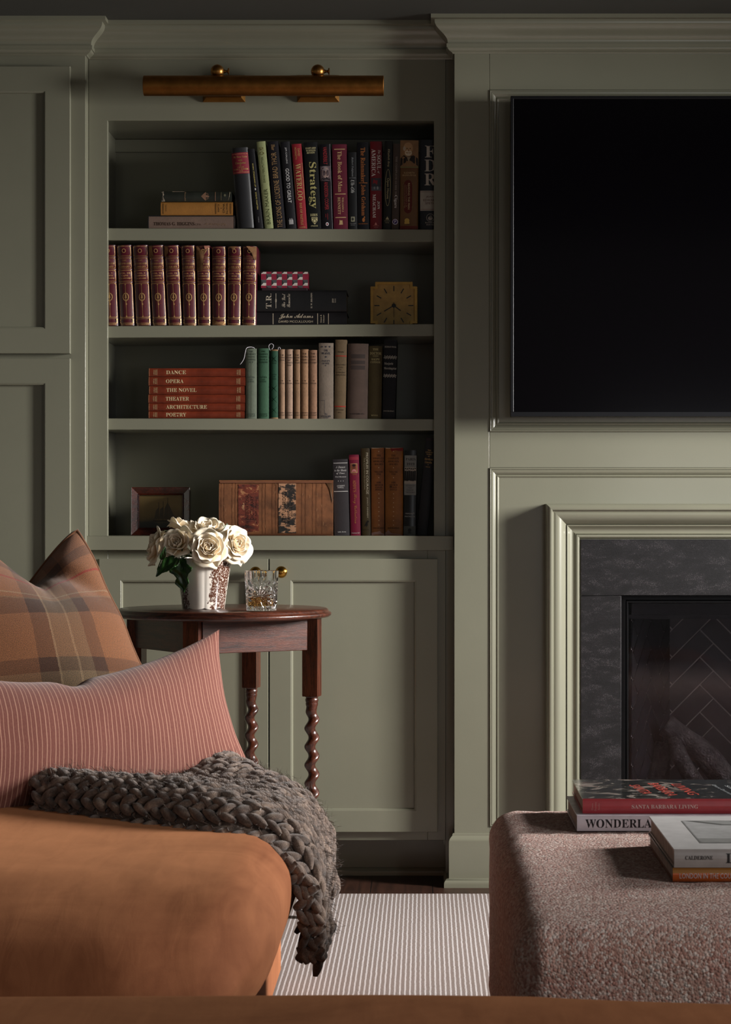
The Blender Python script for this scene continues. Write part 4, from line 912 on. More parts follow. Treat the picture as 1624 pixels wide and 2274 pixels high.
b.poly([(6, 20), (10, 29), (13, 34), (16, 33), (17, 31), (14, 29), (14, 23), (11, 19), (10, 23)], '#15120c'); b.T('BLACK DOG', 13, 13, 2, '#241c10'); b.done()
for i, (x0, x1, lean, col, vol, lb) in enumerate([(824.8, 854, -0.5, '#8a5224', 'ONE', 'orange-brown Sherlock Holmes VOLUME ONE in a chipped paper jacket'), (855.3, 895.5, 0, '#8d561f', 'TWO', 'wider orange-brown Sherlock Holmes VOLUME TWO in a torn paper jacket')]):
    b = up4(lb, x0, x1, 995.5, col, lean, rough=0.5, kind='paper', bulge=0.004)
    w_ = b.W/b.k; xx = w_/2+(2.5 if i == 0 else -1.2); d_ = '#2a160a'
    for t, y in (('THE', 178), ('COMPLETE', 171.5), ('SHERLOCK', 165), ('HOLMES', 158.5), ('VOLUME', 141.5), (vol, 136.5), ('SIR', 118), ('ARTHUR', 112.5), ('CONAN', 107), ('DOYLE', 102)): b.T(SER(t), y, min(2.9*len(t)+1, w_-4), 4.0, d_, 0, xx)
    for y in (187, 151, 129)+tuple(93-9.9*q for q in range(8)): b.disc(xx, y, 1.1, 1.1, '#c7a684', 8)
    b.T(SER('DOUBLEDAY'), 17, min(26, w_-4), 3, d_, 0, xx)
    if i == 0: b.poly([(0.3, 0.5), (0.3, 6), (6, 8), (13, 8.5), (19, 10.5), (23, 6), (29, 4), (29, 0.5)], '#a07a70')
    else: b.poly([(0.3, 0.5), (0.3, 7), (4, 9), (7, 13), (10, 7), (20, 4), (34, 3), (39.5, 0.5)], '#a07a70'); b.poly([(12, 195.3), (40, 195.3), (40, 188), (30, 188), (22, 190), (15, 187), (13, 190)], '#7a2018'); b.disc(13, 108.5, 3, 1.2, '#15100c', 7)
    b.poly([(0.3, 195.2), (w_-1, 195.2), (w_*0.5, 194), (3, 193.5)], '#c8b49c'); b.done()
b = up4('black book PARIS 1919 with a strip of dark-suited men', 896.3, 923.5, 1001, '#121212', 2.5, rough=0.3, kind='plain')
b.rect(0.3, 152, 26.8, 178, '#7c7d79'); b.rect(0.3, 90, 26.8, 115, '#7c7d79'); b.rect(0.3, 0.5, 26.8, 21, '#555753'); b.rect(0.3, 115, 26.8, 152, '#9c9488')
b.T(SER('PARIS'), 169.5, 22, 5.5, '#191919'); b.T(SER('1919'), 159, 17, 5.5, '#191919'); rnd = random.Random(4)
for q in range(6):
    x_ = 2.5+q*4.3; y_ = rnd.uniform(0, 3); b.poly([(x_-2.2, 121+y_), (x_+2.2, 121+y_), (x_+1.9, 143+y_), (x_-1.9, 143+y_)], '#1a1816'); b.disc(x_, 145+y_, 1.3, 1.6, '#b3a595', 8); b.rect(x_-1.5, 146.5+y_, x_+1.5, 149+y_, '#1a1816')
for t, y in (('SIX MONTHS', 111), ('THAT', 106), ('CHANGED', 101), ('THE WORLD', 96)): b.T(t, y, min(20, 2.2*len(t)), 2.6, '#3a3a3a')
b.T('MARGARET', 49, 20, 3, '#b5b3ae'); b.T('MACMILLAN', 42.5, 22, 3, '#b5b3ae'); b.disc(13.5, 12, 4, 4.5, '#2f302d', 9); b.disc(13.5, 6, 4.5, 1.4, '#2f302d', 9); b.done()
b = up4('tall black cloth book leaning against the right side of the lowest shelf', 925.5, 949, 974, '#17181c', 21, rough=0.6, D=6.04)
for t, y, L, H in ((SER('THE'), 189, 8, 2.8), (SER('LITERARY'), 184.5, 17, 2.8), (SER('WORKS'), 180, 12, 2.8), (SER('OF'), 175.5, 4, 2.8), (SER('Abraham'), 169.5, 19, 5), (SER('Lincoln'), 162.5, 16, 5), (SER('HERITAGE'), 152, 10, 2)): b.T(t, y, L, H, '#b08c54', 0, 10.5)
b.disc(10.5, 157, 0.9, 0.9, '#b08c54', 8); b.rect(0.3, 210, 20, 216, '#2b2022'); b.done()
# old dictionary lying on the ledge
b = Book('huge old tan leather dictionary with cracked dark labels, lying on the lowest shelf', 487, 253, 1067, Y4, '#6f4529', flat=True, D=6.02, kind='leather', bulge=0.012, depth=0.2, zbot=LZ, var=0.35, rough=0.6, board=0.005)
for x_ in (4.5, 11, 29, 36, 96, 103, 118, 126, 161, 170, 184, 192, 208, 216, 229): b.rect(x_, 2, x_+0.7, 120, '#4e2c18')
def crack_mat(name, cols):
    t = NT(name); v = t.coord(); a = t.noise(t.mapping(v, (32, 32, 55)), 1.0, 7, 0.72, 0.5); c = t.voronoi(v, 260, 'DISTANCE_TO_EDGE')
    t.base(t.ramp(a, [(p, q) for p, q in cols], 'LINEAR')); t.bump(t.math('ADD', a, t.math('MULTIPLY', c.outputs[0], 0.4)), 0.5, 0.0015); t.set(Roughness=0.6); return t.m
L1 = crack_mat('cracked_red_label', [(0.36, '#1f0b08'), (0.44, '#4f1d10'), (0.56, '#6b2a17'), (0.62, '#9a6844')]); L2 = crack_mat('worn_black_label', [(0.42, '#15120f'), (0.5, '#2c211a'), (0.53, '#a07658'), (0.7, '#a87c5c')])
b.rect(43, 9, 88.5, 114, L1); b.rect(132.5, 6, 171, 116, L2)
b.T('NEW INTERNATIONAL', 55, 76, 8, '#2a120c', 90, 63); b.T('DICTIONARY', 62, 52, 7.5, '#2a120c', 90, 74); b.T(SCR('of the English Language'), 55, 56, 4, '#2a120c', 90, 83); b.T(SCR('The'), 65, 16, 5, '#c39a70', 90, 54)
b.T('LATEST UNABRIDGED', 62, 74, 8, '#17110d', 90, 145); b.T('REFERENCE HISTORY', 58, 60, 4.5, '#17110d', 90, 155); b.T('EDITION', 58, 30, 4, '#17110d', 90, 162)
b.poly([(236, 120), (252, 118), (252, 72), (248, 92), (243, 108)], '#4a3019')
rnd = random.Random(2)
for q in range(46):
    x_, y_, l_ = rnd.uniform(8, 240), rnd.uniform(6, 112), rnd.uniform(2, 9); dx_ = rnd.uniform(-1.5, 1.5); b.poly([(x_, y_), (x_+0.5, y_), (x_+dx_+0.4, y_+l_), (x_+dx_, y_+l_)], '#a07a58' if q % 3 else '#4a2c1a')
b.rect(2, 117, 251, 121, '#6b4430'); b.rect(1, 1, 250, 4, '#4e2c18'); b.done()

# framed ship picture
D = 6.10; k = D/FPX
fr = thing('framed_picture', 'small mahogany picture frame with a sepia ship print on the lowest shelf', 'picture frame', (X(292, D), D, LZ), (math.radians(-3), 0, math.radians(0)))
m = MB(); m.frame(0, 130*k, 0, 107*k, 0, [(0, -0.012), (0, 0.009), (0.0015, 0.010), (0.018, 0.0015), (0.0195, 0.0035), (0.0215, 0.003), (0.0225, -0.003)]); m.box(0.001, 130*k-0.001, 0.006, 0.012, 0.001, 107*k-0.001)
m.build('frame', MAHOG, fr, angle=20)
t = NT('sepia_print'); v = t.coord(); a = t.noise(v, 22, 6, 0.6); sz_ = t.n('ShaderNodeSeparateXYZ'); t.l(v, sz_.inputs[0])
f = t.math('ADD', t.math('MULTIPLY', sz_.outputs[2], 9.0), t.math('MULTIPLY', a, 0.4))
t.base(t.ramp(f, [(0.38, '#1f2220'), (0.52, '#2c2d28'), (0.62, '#55472c'), (0.95, '#6d5a36')])); t.set(Roughness=0.35)
INK = M('#1f1c18', 0.5); INK2 = M('#3d3527', 0.5)
m = MB(); m.box(0.02, 130*k-0.02, 0.0024, 0.0055, 0.02, 107*k-0.02)
def pp(pts, mi, lay=1): m.add([(x*k, 0.0024-0.0001*lay, z*k) for x, z in pts], [tuple(range(len(pts)))], mi)
pp([(46, 34), (52, 31), (92, 31), (104, 36), (96, 34), (60, 33.5)], 1, 3)
for x_, h_ in ((60, 74), (70, 76), (80, 84)): pp([(x_-0.4, 34), (x_+0.4, 34), (x_+0.4, h_), (x_-0.4, h_)], 1, 3)
for ps in ([(50, 36), (59.5, 37), (59.5, 62), (54, 56)], [(61, 37), (69.5, 37), (69.5, 64), (63, 58)], [(71, 37), (79.5, 37), (79.5, 74), (73, 60)], [(81, 37), (97, 38), (81, 72)]): pp(ps, 2, 2)
m.build('print', [t.m, INK, INK2], fr, smooth=False, recalc=False)

# picture light
D0 = 5.885; pl = thing('picture_light', 'long aged brass picture light mounted above the bookshelves', 'picture light', P(586, 190, DB))
def lb(mb, n, mt, **kw): return loc_build(mb, n, mt, pl, **kw)
m = MB(); r = 22.5*D0/FPX; c = P(586, 190.5, D0); hl = 266.5*D0/FPX
m.lathe([(r*0.5, -hl), (r*0.96, -hl), (r, -hl+0.001), (r, hl-0.001), (r*0.96, hl), (r*0.5, hl)], tuple(c), 64, 'x'); lb(m, 'shade_tube', BRASS_D, angle=40)
for px, a0, a1 in ((483, 450, 544), (706, 660, 753)):
    m = MB(); z0, z1 = Z(225, 5.985), Z(165, 5.985)
    x0, x1 = X(a0, 5.985), X(a1, 5.985); e = 0.010
    vs = [(x0, 5.999, z0), (x1, 5.999, z0), (x1, 5.999, z1), (x0, 5.999, z1), (x0, 5.996, z0), (x1, 5.996, z0), (x1, 5.996, z1), (x0, 5.996, z1), (x0+e, 5.982, z0+e), (x1-e, 5.982, z0+e), (x1-e, 5.982, z1-e), (x0+e, 5.982, z1-e)]
    m.add(vs, [(0, 1, 2, 3)]+[(i, (i+1) % 4, (i+1) % 4+4, i+4) for i in range(4)]+[(i+4, (i+1) % 4+4, (i+1) % 4+8, i+8) for i in range(4)]+[(8, 9, 10, 11)])
    for q in (0.012, 0.045, x1-x0-0.012): m.lathe([(0.002, 5.994), (0.002, 5.9935), (0.0008, 5.991)], (x0+q, 0, z0+0.0035), 8, 'y')
    lb(m, 'back_plate', BRASS, smooth=False)
    m = MB(); c = P(px, 158.5, 5.895); R_ = 15.3*5.895/FPX
    m.lathe([(max(0.0004, R_*math.sin(math.pi*i/14)), -R_*math.cos(math.pi*i/14)) for i in range(15)], tuple(c), 28, 'x')
    m.lathe([(R_+0.0004, -0.0006), (R_+0.0006, 0), (R_+0.0004, 0.0006)], tuple(c), 28, 'x', cap=False)
    m.lathe([(0.006, R_*0.92), (0.004, R_+0.003), (0.0032, R_+0.006), (0.0045, R_+0.009), (0.0095, R_+0.0105), (0.0095, R_+0.013), (0.004, R_+0.014)], tuple(c), 20, 'x')
    m.tube([(c.x+0.001, c.y, c.z), (c.x+0.001, 5.93, c.z-0.004), (c.x+0.001, 5.96, c.z-0.020), (c.x+0.001, 5.984, c.z-0.034)], 0.007, 12)
    m.lathe([(0.011, -0.0145), (0.009, -0.008), (0.009, 0.0)], (c.x, c.y, c.z-0.006), 20, 'z')
    lb(m, 'swivel_joint', BRASS, angle=50)
# ---------------------------------------------------------------- side table
TZ = 0.782; TCX, TCY = -0.508, 5.46; TR = 0.273
tb = thing('side_table', 'round dark walnut side table with barley twist legs', 'side table', (TCX, TCY, 0))
m = MB(); m.lathe([(TR-0.030, TZ-0.0225), (TR-0.014, TZ-0.0225), (TR-0.006, TZ-0.021), (TR-0.001, TZ-0.017), (TR, TZ-0.0135), (TR-0.001, TZ-0.0105), (TR-0.006, TZ-0.0085), (TR-0.0075, TZ-0.006), (TR-0.009, TZ-0.0025), (TR-0.013, TZ), (0.001, TZ)], (TCX, TCY, 0), 96)
loc_build(m, 'tabletop', WOOD_X, tb, angle=60)
ANG = math.radians(-13); HD = 0.232; LP = []
for q in range(4):
    a = ANG-q*math.pi/2; LP.append((TCX+HD*math.cos(a), TCY+HD*math.sin(a), a))
AZ0, AZ1 = 0.680, TZ-0.0225
for q in range(4):
    x0, y0, _ = LP[q]; x1, y1, _ = LP[(q+1) % 4]; d = Vector((x1-x0, y1-y0, 0)); L = d.length; d.normalize(); nrm = Vector((d.y, -d.x, 0))
    cen = Vector((TCX, TCY, 0))
    if (Vector((x0, y0, 0))-cen).dot(nrm) < 0: nrm = -nrm
    a = Vector((x0, y0, 0))+d*0.019+nrm*0.012; b_ = Vector((x1, y1, 0))-d*0.019+nrm*0.012; m = MB()
    vs = [p+Vector((0, 0, z)) for z in (AZ0, AZ1) for p in (a, b_, b_-nrm*0.02, a-nrm*0.02)]
    m.add(vs, [(0, 1, 2, 3), (4, 5, 6, 7), (0, 1, 5, 4), (1, 2, 6, 5), (2, 3, 7, 6), (3, 0, 4, 7)]); loc_build(m, 'apron', WOOD_H, tb, bevel=0.0015)
for x, y, a in LP:
    m = MB(); hs = 0.0195; r = a+math.pi/4
    def sq(z, s_): return [(x+s_*1.414*math.cos(r+k*math.pi/2), y+s_*1.414*math.sin(r+k*math.pi/2), z) for k in range(4)]
    m.grid([sq(0.564, hs*0.97), sq(0.568, hs), sq(AZ1, hs)], closev=True)
    n0 = len(m.v); m.f.append((n0-12, n0-11, n0-10, n0-9)); m.mi.append(0)
    rows = []; N = 40
    pr = [(0.5655, 0.0165), (0.562, 0.0165), (0.560, 0.0145), (0.557, 0.0165), (0.552, 0.0165), (0.549, 0.0148), (0.546, 0.0158), (0.541, 0.0150)]
    for z, rr in pr: rows.append([(x+rr*math.cos(2*math.pi*k/24), y+rr*math.sin(2*math.pi*k/24), z) for k in range(24)])
    nz = 150; z0, z1 = 0.538, 0.135
    for i in range(nz+1):
        f = i/nz; z = z0+(z1-z0)*f; tw = z*2*math.pi/0.046; env = min(1, f*14, (1-f)*14)
        rows.append([(x+0.0138*math.cos(2*math.pi*k/24)+0.0052*env*math.cos(tw), y+0.0138*math.sin(2*math.pi*k/24)+0.0052*env*math.sin(tw), z) for k in range(24)])
    for z, rr in ((0.130, 0.0150), (0.124, 0.0165), (0.118, 0.0150)): rows.append([(x+rr*math.cos(2*math.pi*k/24), y+rr*math.sin(2*math.pi*k/24), z) for k in range(24)])
    m.grid(rows, closev=True)
    m.grid([sq(0.118, hs), sq(0.058, hs), sq(0.054, hs*0.9)], closev=True)
    m.lathe([(0.012, 0.055), (0.019, 0.048), (0.021, 0.035), (0.017, 0.018), (0.013, 0.0095)], (x, y, 0), 20)
    loc_build(m, 'leg', WOOD_Z, tb, angle=50, bevel=0)

# ---------------------------------------------------------------- vase with roses
VC = Vector((X(452, 5.43), 5.43, TZ)); VH = 0.128
vs_ = thing('vase', 'cream lobed vase printed with brown landscape, standing on the side table', 'vase', tuple(VC))
def vr(z, a): 
    r = 0.0535+(0.0725-0.0535)*(z/VH)**1.1
    lobe = abs(math.cos(4*(a+0.25)))**0.35
    foot = 1.0+0.0*z
    return r*(0.965+0.035*lobe)*foot
m = MB(); rows = []; nA = 128
zs_ = [0.0, 0.002, 0.006]+[0.006+(VH-0.006)*i/20 for i in range(1, 21)]
for z in zs_: rows.append([(VC.x+vr(z, 2*math.pi*k/nA)*math.cos(2*math.pi*k/nA), VC.y+vr(z, 2*math.pi*k/nA)*math.sin(2*math.pi*k/nA), TZ+z+(0.004*(1-abs(math.cos(4*(2*math.pi*k/nA+0.25)))**0.5) if z < 0.003 else 0)) for k in range(nA)])
for z in zs_[::-1][:-1]: rows.append([(VC.x+(vr(z, 2*math.pi*k/nA)-0.0035)*math.cos(2*math.pi*k/nA), VC.y+(vr(z, 2*math.pi*k/nA)-0.0035)*math.sin(2*math.pi*k/nA), TZ+z) for k in range(nA)])
m.grid(rows, closev=True)
e = len(m.v); m.f.append(tuple(range(e-nA, e))); m.mi.append(0)
t = NT('brown_transferware'); v = t.coord(); sp_ = t.n('ShaderNodeSeparateXYZ'); t.l(v, sp_.inputs[0])
ang = t.math('ARCTAN2', sp_.outputs[1], sp_.outputs[0])
cb_ = t.n('ShaderNodeCombineXYZ'); t.l(t.math('MULTIPLY', ang, 0.065), cb_.inputs[0]); t.l(sp_.outputs[2], cb_.inputs[1]); uv = cb_.outputs[0]
big = t.noise(uv, 42, 3, 0.6); det = t.noise(t.mapping(uv, (1, 1.6, 1)), 190, 6, 0.8, 0.8); vor = t.voronoi(uv, 260)
patch = t.math('COSINE', t.math('MULTIPLY', t.math('ADD', ang, 0.65), 3.0))
zf = t.math('MULTIPLY', t.math('SUBTRACT', sp_.outputs[2], 0.066), 7.0)
mask = t.math('SUBTRACT', t.math('ADD', t.math('MULTIPLY', patch, 0.20), t.math('ADD', t.math('MULTIPLY', big, 0.7), t.math('MULTIPLY', det, 0.3))), t.math('MULTIPLY', t.math('MULTIPLY', zf, zf), 0.22))
mk = t.ramp(mask, [(0.47, (0, 0, 0, 1)), (0.50, (1, 1, 1, 1))])
fine = t.ramp(t.math('ADD', t.math('MULTIPLY', det, 0.7), t.math('MULTIPLY', vor.outputs[0], 0.42)), [(0.585, (1, 1, 1, 1)), (0.67, (0.08, 0.08, 0.08, 1))])
sep = t.n('ShaderNodeMath', operation='MULTIPLY'); t.l(mk, sep.inputs[0]); t.l(t.math('ADD', t.math('MULTIPLY', fine, 0.62), 0.38), sep.inputs[1])
t.base(t.mix(sep.outputs[0], '#d6cdc2', '#4a291c')); t.set(Roughness=0.15); t.b.inputs['Coat Weight'].default_value = 0.3
loc_build(m, 'vase_body', t.m, vs_, angle=70)

def rose_mat():
    t = NT('cream_rose_petal'); v = t.coord('UV'); sp2 = t.n('ShaderNodeSeparateXYZ'); t.l(v, sp2.inputs[0])
    n = t.noise(t.mapping(v, (14, 3, 1)), 1.0, 4)
    c = t.ramp(sp2.outputs[1], [(0.0, '#c9bf84'), (0.28, '#edcf9f'), (0.6, '#ecd8b9'), (1.0, '#efe3cd')])
    inn_ = t.mix(sp2.outputs[0], c, '#f2cfa2'); 
    t.base(t.mix(0.12, inn_, t.ramp(n, [(0.3, '#d2ba90'), (0.7, '#f2e8d6')])))
    t.bump(n, 0.25, 0.002); t.set(Roughness=0.55); t.b.inputs['Subsurface Weight'].default_value = 0.06
    t.b.inputs['Subsurface Radius'].default_value = (0.012, 0.008, 0.004); t.b.inputs['Subsurface Scale'].default_value = 0.6
    return t.m
ROSE = rose_mat()
def leaf_mat(name, d, l):
    t = NT(name); v = t.coord(); a = t.noise(v, 60, 4); b2 = t.noise(v, 260, 2)
    t.base(t.ramp(a, [(0.3, d), (0.7, l)])); t.bump(b2, 0.3, 0.001); t.set(Roughness=0.32); return t.m
LEAF = leaf_mat('dark_green_leaf', '#0f2410', '#2c4f1c'); STEM = leaf_mat('green_stem', '#3c4f20', '#6d7d3a')
def rose(px, py, D, R, ax, seed, label, openness=1.0, npet=26):
    """a garden rose: spiral of curved petals round the axis ax"""
    rnd = random.Random(seed); c = P(px, py, D); axv = Vector(ax).normalized(); q = axv.to_track_quat('Z', 'Y').to_matrix()
    m = MB(); m.uv = []; ga = 2.39996
    for i in range(npet):
        l = i/(npet-1); th0 = i*ga+rnd.uniform(-0.2, 0.2)
        Lp = R*(0.42+0.80*l**0.8)*rnd.uniform(0.94, 1.06); base_r = R*(0.02+0.10*l)
        tip = math.radians(-34+(62+72*openness*l)*l+rnd.uniform(-6, 6)); mid = math.radians(6+46*l*openness)
        omega = (1.25-0.42*l)*rnd.uniform(0.9, 1.1); NU, NV = 11, 12
        z = -R*(0.10+0.16*l); r = base_r; prof = [(r, z)]
        for k in range(1, NV):
            f = k/(NV-1); al = mid*math.sin(min(1, f*1.6)*math.pi/2)*(1-f)*1.6+math.radians(34+16*l)*(1-f)**2+tip*f**2.2
            r += math.sin(al)*Lp/(NV-1); z += math.cos(al)*Lp/(NV-1); prof.append((max(r, R*0.015), z))
        cur = rnd.uniform(0.04, 0.11)*R*(0.3+l); pts = []
        for k, (r, z) in enumerate(prof):
            f = k/(NV-1); wd = omega*(0.55+0.45*math.sin(math.pi*min(1, f*1.15)*0.5))*(1-0.28*f**5); row = []
            for j in range(NU):
                u = -1+2*j/(NU-1); a = th0+u*wd; rr = r+R*0.05*l*abs(u)**2*f+R*0.012*u
                zz = z-(0.10+0.16*l)*Lp*abs(u)**2.4*f**2+cur*math.sin(u*4.0+seed+i)*f**3
                rr += cur*0.6*math.sin(u*5+i)*f**3
                p = Vector((rr*math.cos(a), rr*math.sin(a), zz)); row.append(c+q@p)
                m.uv.append((max(0, 0.75-l*1.5)*(1-f), f))
            pts.append(row)
        m.grid(pts)
    rt = thing('rose', label, 'rose', tuple(c), group='cream roses in the printed vase')
    o = loc_build(m, 'blossom', ROSE, rt, angle=180); md = o.modifiers.new('petal_thickness', 'SOLIDIFY'); md.thickness = 0.0006
    st_ = MB(); b0 = c-axv*R*0.15; target = VC+Vector((0, 0, 0.02)); midp = (b0+target)/2; k_ = Vector((VC.x, VC.y, TZ+VH*0.95)); midp = b0.lerp(k_, 0.8)
    st_.tube([b0, b0.lerp(midp, 0.5)-axv*0.004, midp, target], [0.004, 0.003, 0.0025, 0.0025], 8)
    loc_build(st_, 'stem', STEM, rt)
    return rt
k543 = 5.4/FPX
rose(462, 1217, 5.365, 0.043, (0.22, -1.0, 0.28), 3, 'wide open cream rose facing forward at the centre of the vase', 1.05, 30)
rose(396, 1208, 5.385, 0.039, (-0.35, -0.9, 0.45), 11, 'half open cream rose left of the central rose', 0.75, 26)
rose(459, 1181, 5.44, 0.045, (0.1, -0.45, 0.95), 17, 'cream rose opening upward at the top of the bunch', 0.95, 28)
rose(522, 1209, 5.41, 0.042, (0.72, -0.75, 0.30), 23, 'ruffled cream rose at the right of the bunch', 1.1, 30)
rose(405, 1176, 5.46, 0.040, (0.25, 0.1, 1.0), 31, 'cream rose at the top left, seen from its side behind a small leaf', 0.8, 24)
rose(352, 1214, 5.43, 0.043, (-0.95, -0.25, 0.35), 37, 'cream rose turned away at the far left of the bunch', 0.9, 24)
def leaf(name, p0, dirv, nrm, L, Wd, seed, label, lob=True):
    rnd = random.Random(seed); p0 = Vector(p0); d = Vector(dirv).normalized(); n_ = Vector(nrm).normalized(); s_ = d.cross(n_).normalized(); n_ = s_.cross(d)
    m = MB(); NV, NU = 28, 12; rows = []
    for i in range(NV+1):
        f = i/NV; w_ = Wd*math.sin(math.pi*min(1, f**0.75))**0.75*(1-0.25*f)
        if lob: w_ *= 1+0.28*math.sin(f*math.pi*5+seed)
        w_ *= 1+0.05*math.sin(f*60)
        row = []
        for j in range(NU+1):
            u = -1+2*j/NU; bend = -0.28*L*f*f
            row.append(p0+d*(L*f)+s_*(u*w_)+n_*(bend+abs(u)*w_*0.35+0.06*Wd*math.sin(f*17+u*6)))
        rows.append(row)
    m.grid(rows); m.tube([p0-d*0.03, p0, p0+d*L*0.5+n_*(-0.07*L-0.0005), p0+d*L*0.95+n_*(-0.25*L)], [0.0015, 0.0014, 0.001, 0.0004], 6)
    o = m.build(name, LEAF, angle=180, loc=tuple(p0)); md = o.modifiers.new('thick', 'SOLIDIFY'); md.thickness = 0.0006
    return tag(o, label, 'leaf', 'green leaves tucked among the roses')
leaf('leaf', P(398, 1243, 5.35), (-0.75, -0.35, -0.35), (-0.1, -0.8, 0.9), 0.068, 0.025, 1, 'broad dark leaf sticking out left beneath the far left rose', False)
leaf('leaf', P(404, 1240, 5.36), (0.0, -0.25, -0.9), (-0.25, -1, 0.05), 0.082, 0.027, 2, 'lobed green leaf hanging down over the left side of the vase')
leaf('leaf', P(388, 1180, 5.41), (0.7, -0.3, -0.05), (0, -0.55, 0.9), 0.03, 0.010, 3, 'small green leaf between the two upper left roses', False)
leaf('leaf', P(358, 1243, 5.36), (0.25, -0.3, 0.55), (0.3, -0.9, 0), 0.035, 0.008, 4, 'narrow green leaf crossing the broad leaf at the left', False)
leaf('leaf', P(497, 1180, 5.44), (0.35, 0.0, 0.6), (0.3, -0.9, 0), 0.022, 0.008, 5, 'tiny pale green leaf above the right hand rose')

# ---------------------------------------------------------------- cut glass tumbler
GC = Vector((X(581, 5.285), 5.285, TZ)); GH = 0.0985
gl = thing('tumbler', 'square-sided cut crystal tumbler with amber whisky on the side table', 'glass', tuple(GC))
def gr(z): return 0.0355+0.0045*(z/GH)
m = MB(); rows = []; nA = 192; nZ = 56
for i in range(nZ+1):
    z = 0.002+(GH-0.002)*i/nZ; row = []
    for k in range(nA):
        a = 2*math.pi*k/nA; g = 0.0
        for q in range(4):
            ca = -math.pi/2-0.08+q*math.pi/2; dx = ((a-ca+math.pi) % (2*math.pi)-math.pi)*0.037; dz = z-0.033
            rr = math.hypot(dx, dz); al = math.atan2(dz, dx)
            if abs(dx) < 0.030 and rr < (0.050 if dz > 0 else 0.033):
                s1 = abs(math.sin(al*9)); g = max(g, (1-s1)**1.0*min(1, rr/0.008)*min(1, max(0, (0.052 if dz > 0 else 0.036)-rr)/0.012))
        zc = z-0.006
        if z < 0.006: g = max(g, 0.7*abs(math.sin(a*16)))
        sqr = 1+0.05*math.cos(4*(a+math.pi/4+0.08))**2
        r = gr(z)*sqr-0.0022*g; row.append((GC.x+r*math.cos(a), GC.y+r*math.sin(a), TZ+z))
    rows.append(row)
rows.append([(GC.x+(gr(GH)-0.001)*math.cos(2*math.pi*k/nA), GC.y+(gr(GH)-0.001)*math.sin(2*math.pi*k/nA), TZ+GH+0.0006) for k in range(nA)])
for i in range(14):
    z = GH-(GH-0.013)*i/13; r = gr(z)-0.0045
    if i == 13: r *= 0.93
    rows.append([(GC.x+r*math.cos(2*math.pi*k/nA), GC.y+r*math.sin(2*math.pi*k/nA), TZ+z) for k in range(nA)])
m.grid(rows, closev=True); e = len(m.v); m.f.append(tuple(range(e-nA, e))); m.mi.append(0); m.f.append(tuple(range(0, nA))[::-1]); m.mi.append(0)
t = NT('cut_crystal'); t.set(Roughness=0.0); t.b.inputs['Transmission Weight'].default_value = 1.0; t.b.inputs['IOR'].default_value = 1.52; vv = t.coord(); t.base(t.ramp(t.noise(vv, 5, 1), [(0, '#fbfbfd'), (1, '#ffffff')]))
loc_build(m, 'glass_body', t.m, gl, angle=18)
m = MB(); m.lathe([(gr(0.013)-0.0056, 0.0135), (gr(0.02)-0.0046, 0.016), (gr(0.036)-0.0046, 0.036), (0.0005, 0.036)], tuple(GC), 64)
t = NT('amber_whisky'); t.set(Roughness=0.0); t.b.inputs['Transmission Weight'].default_value = 1.0; t.b.inputs['IOR'].default_value = 1.36; vv = t.coord(); t.base(t.ramp(t.noise(vv, 5, 1), [(0, '#f3bf6c'), (1, '#f7c878')]))
loc_build(m, 'whisky', t.m, gl, angle=40)

# ---------------------------------------------------------------- sofa (left) and foreground seat
def velvet(name, d, l, sc=1.0):
    t = NT(name); v = t.coord()
    a = t.noise(t.mapping(v, (3.2*sc, 3.2*sc, 3.2*sc)), 1.0, 5, 0.6, 1.2); b2 = t.noise(t.mapping(v, (26, 5, 9), (0, 0.5, 0.3)), 1.0, 4, 0.6, 0.8); c2 = t.noise(v, 900, 2)
    f = t.math('ADD', t.math('MULTIPLY', a, 0.62), t.math('MULTIPLY', b2, 0.38))
    t.base(t.ramp(f, [(0.33, d), (0.68, l)])); t.bump(t.math('ADD', t.math('MULTIPLY', c2, 0.3), b2), 0.22, 0.004); t.set(Roughness=0.85)
    t.b.inputs['Sheen Weight'].default_value = 0.35; t.b.inputs['Sheen Roughness'].default_value = 0.4; t.b.inputs['Sheen Tint'].default_value = lin('#e0a070')
    t.b.inputs['Specular IOR Level'].default_value = 0.15; return t.m
VEL = velvet('caramel_velvet', '#78462c', '#a66b48')
def axis_pts(a, b, r, n, k=5):
    out = [a+r*i/k for i in range(k)]+[a+r+(b-a-2*r)*i/n for i in range(n)]+[b-r+r*i/k for i in range(k+1)]
    return out
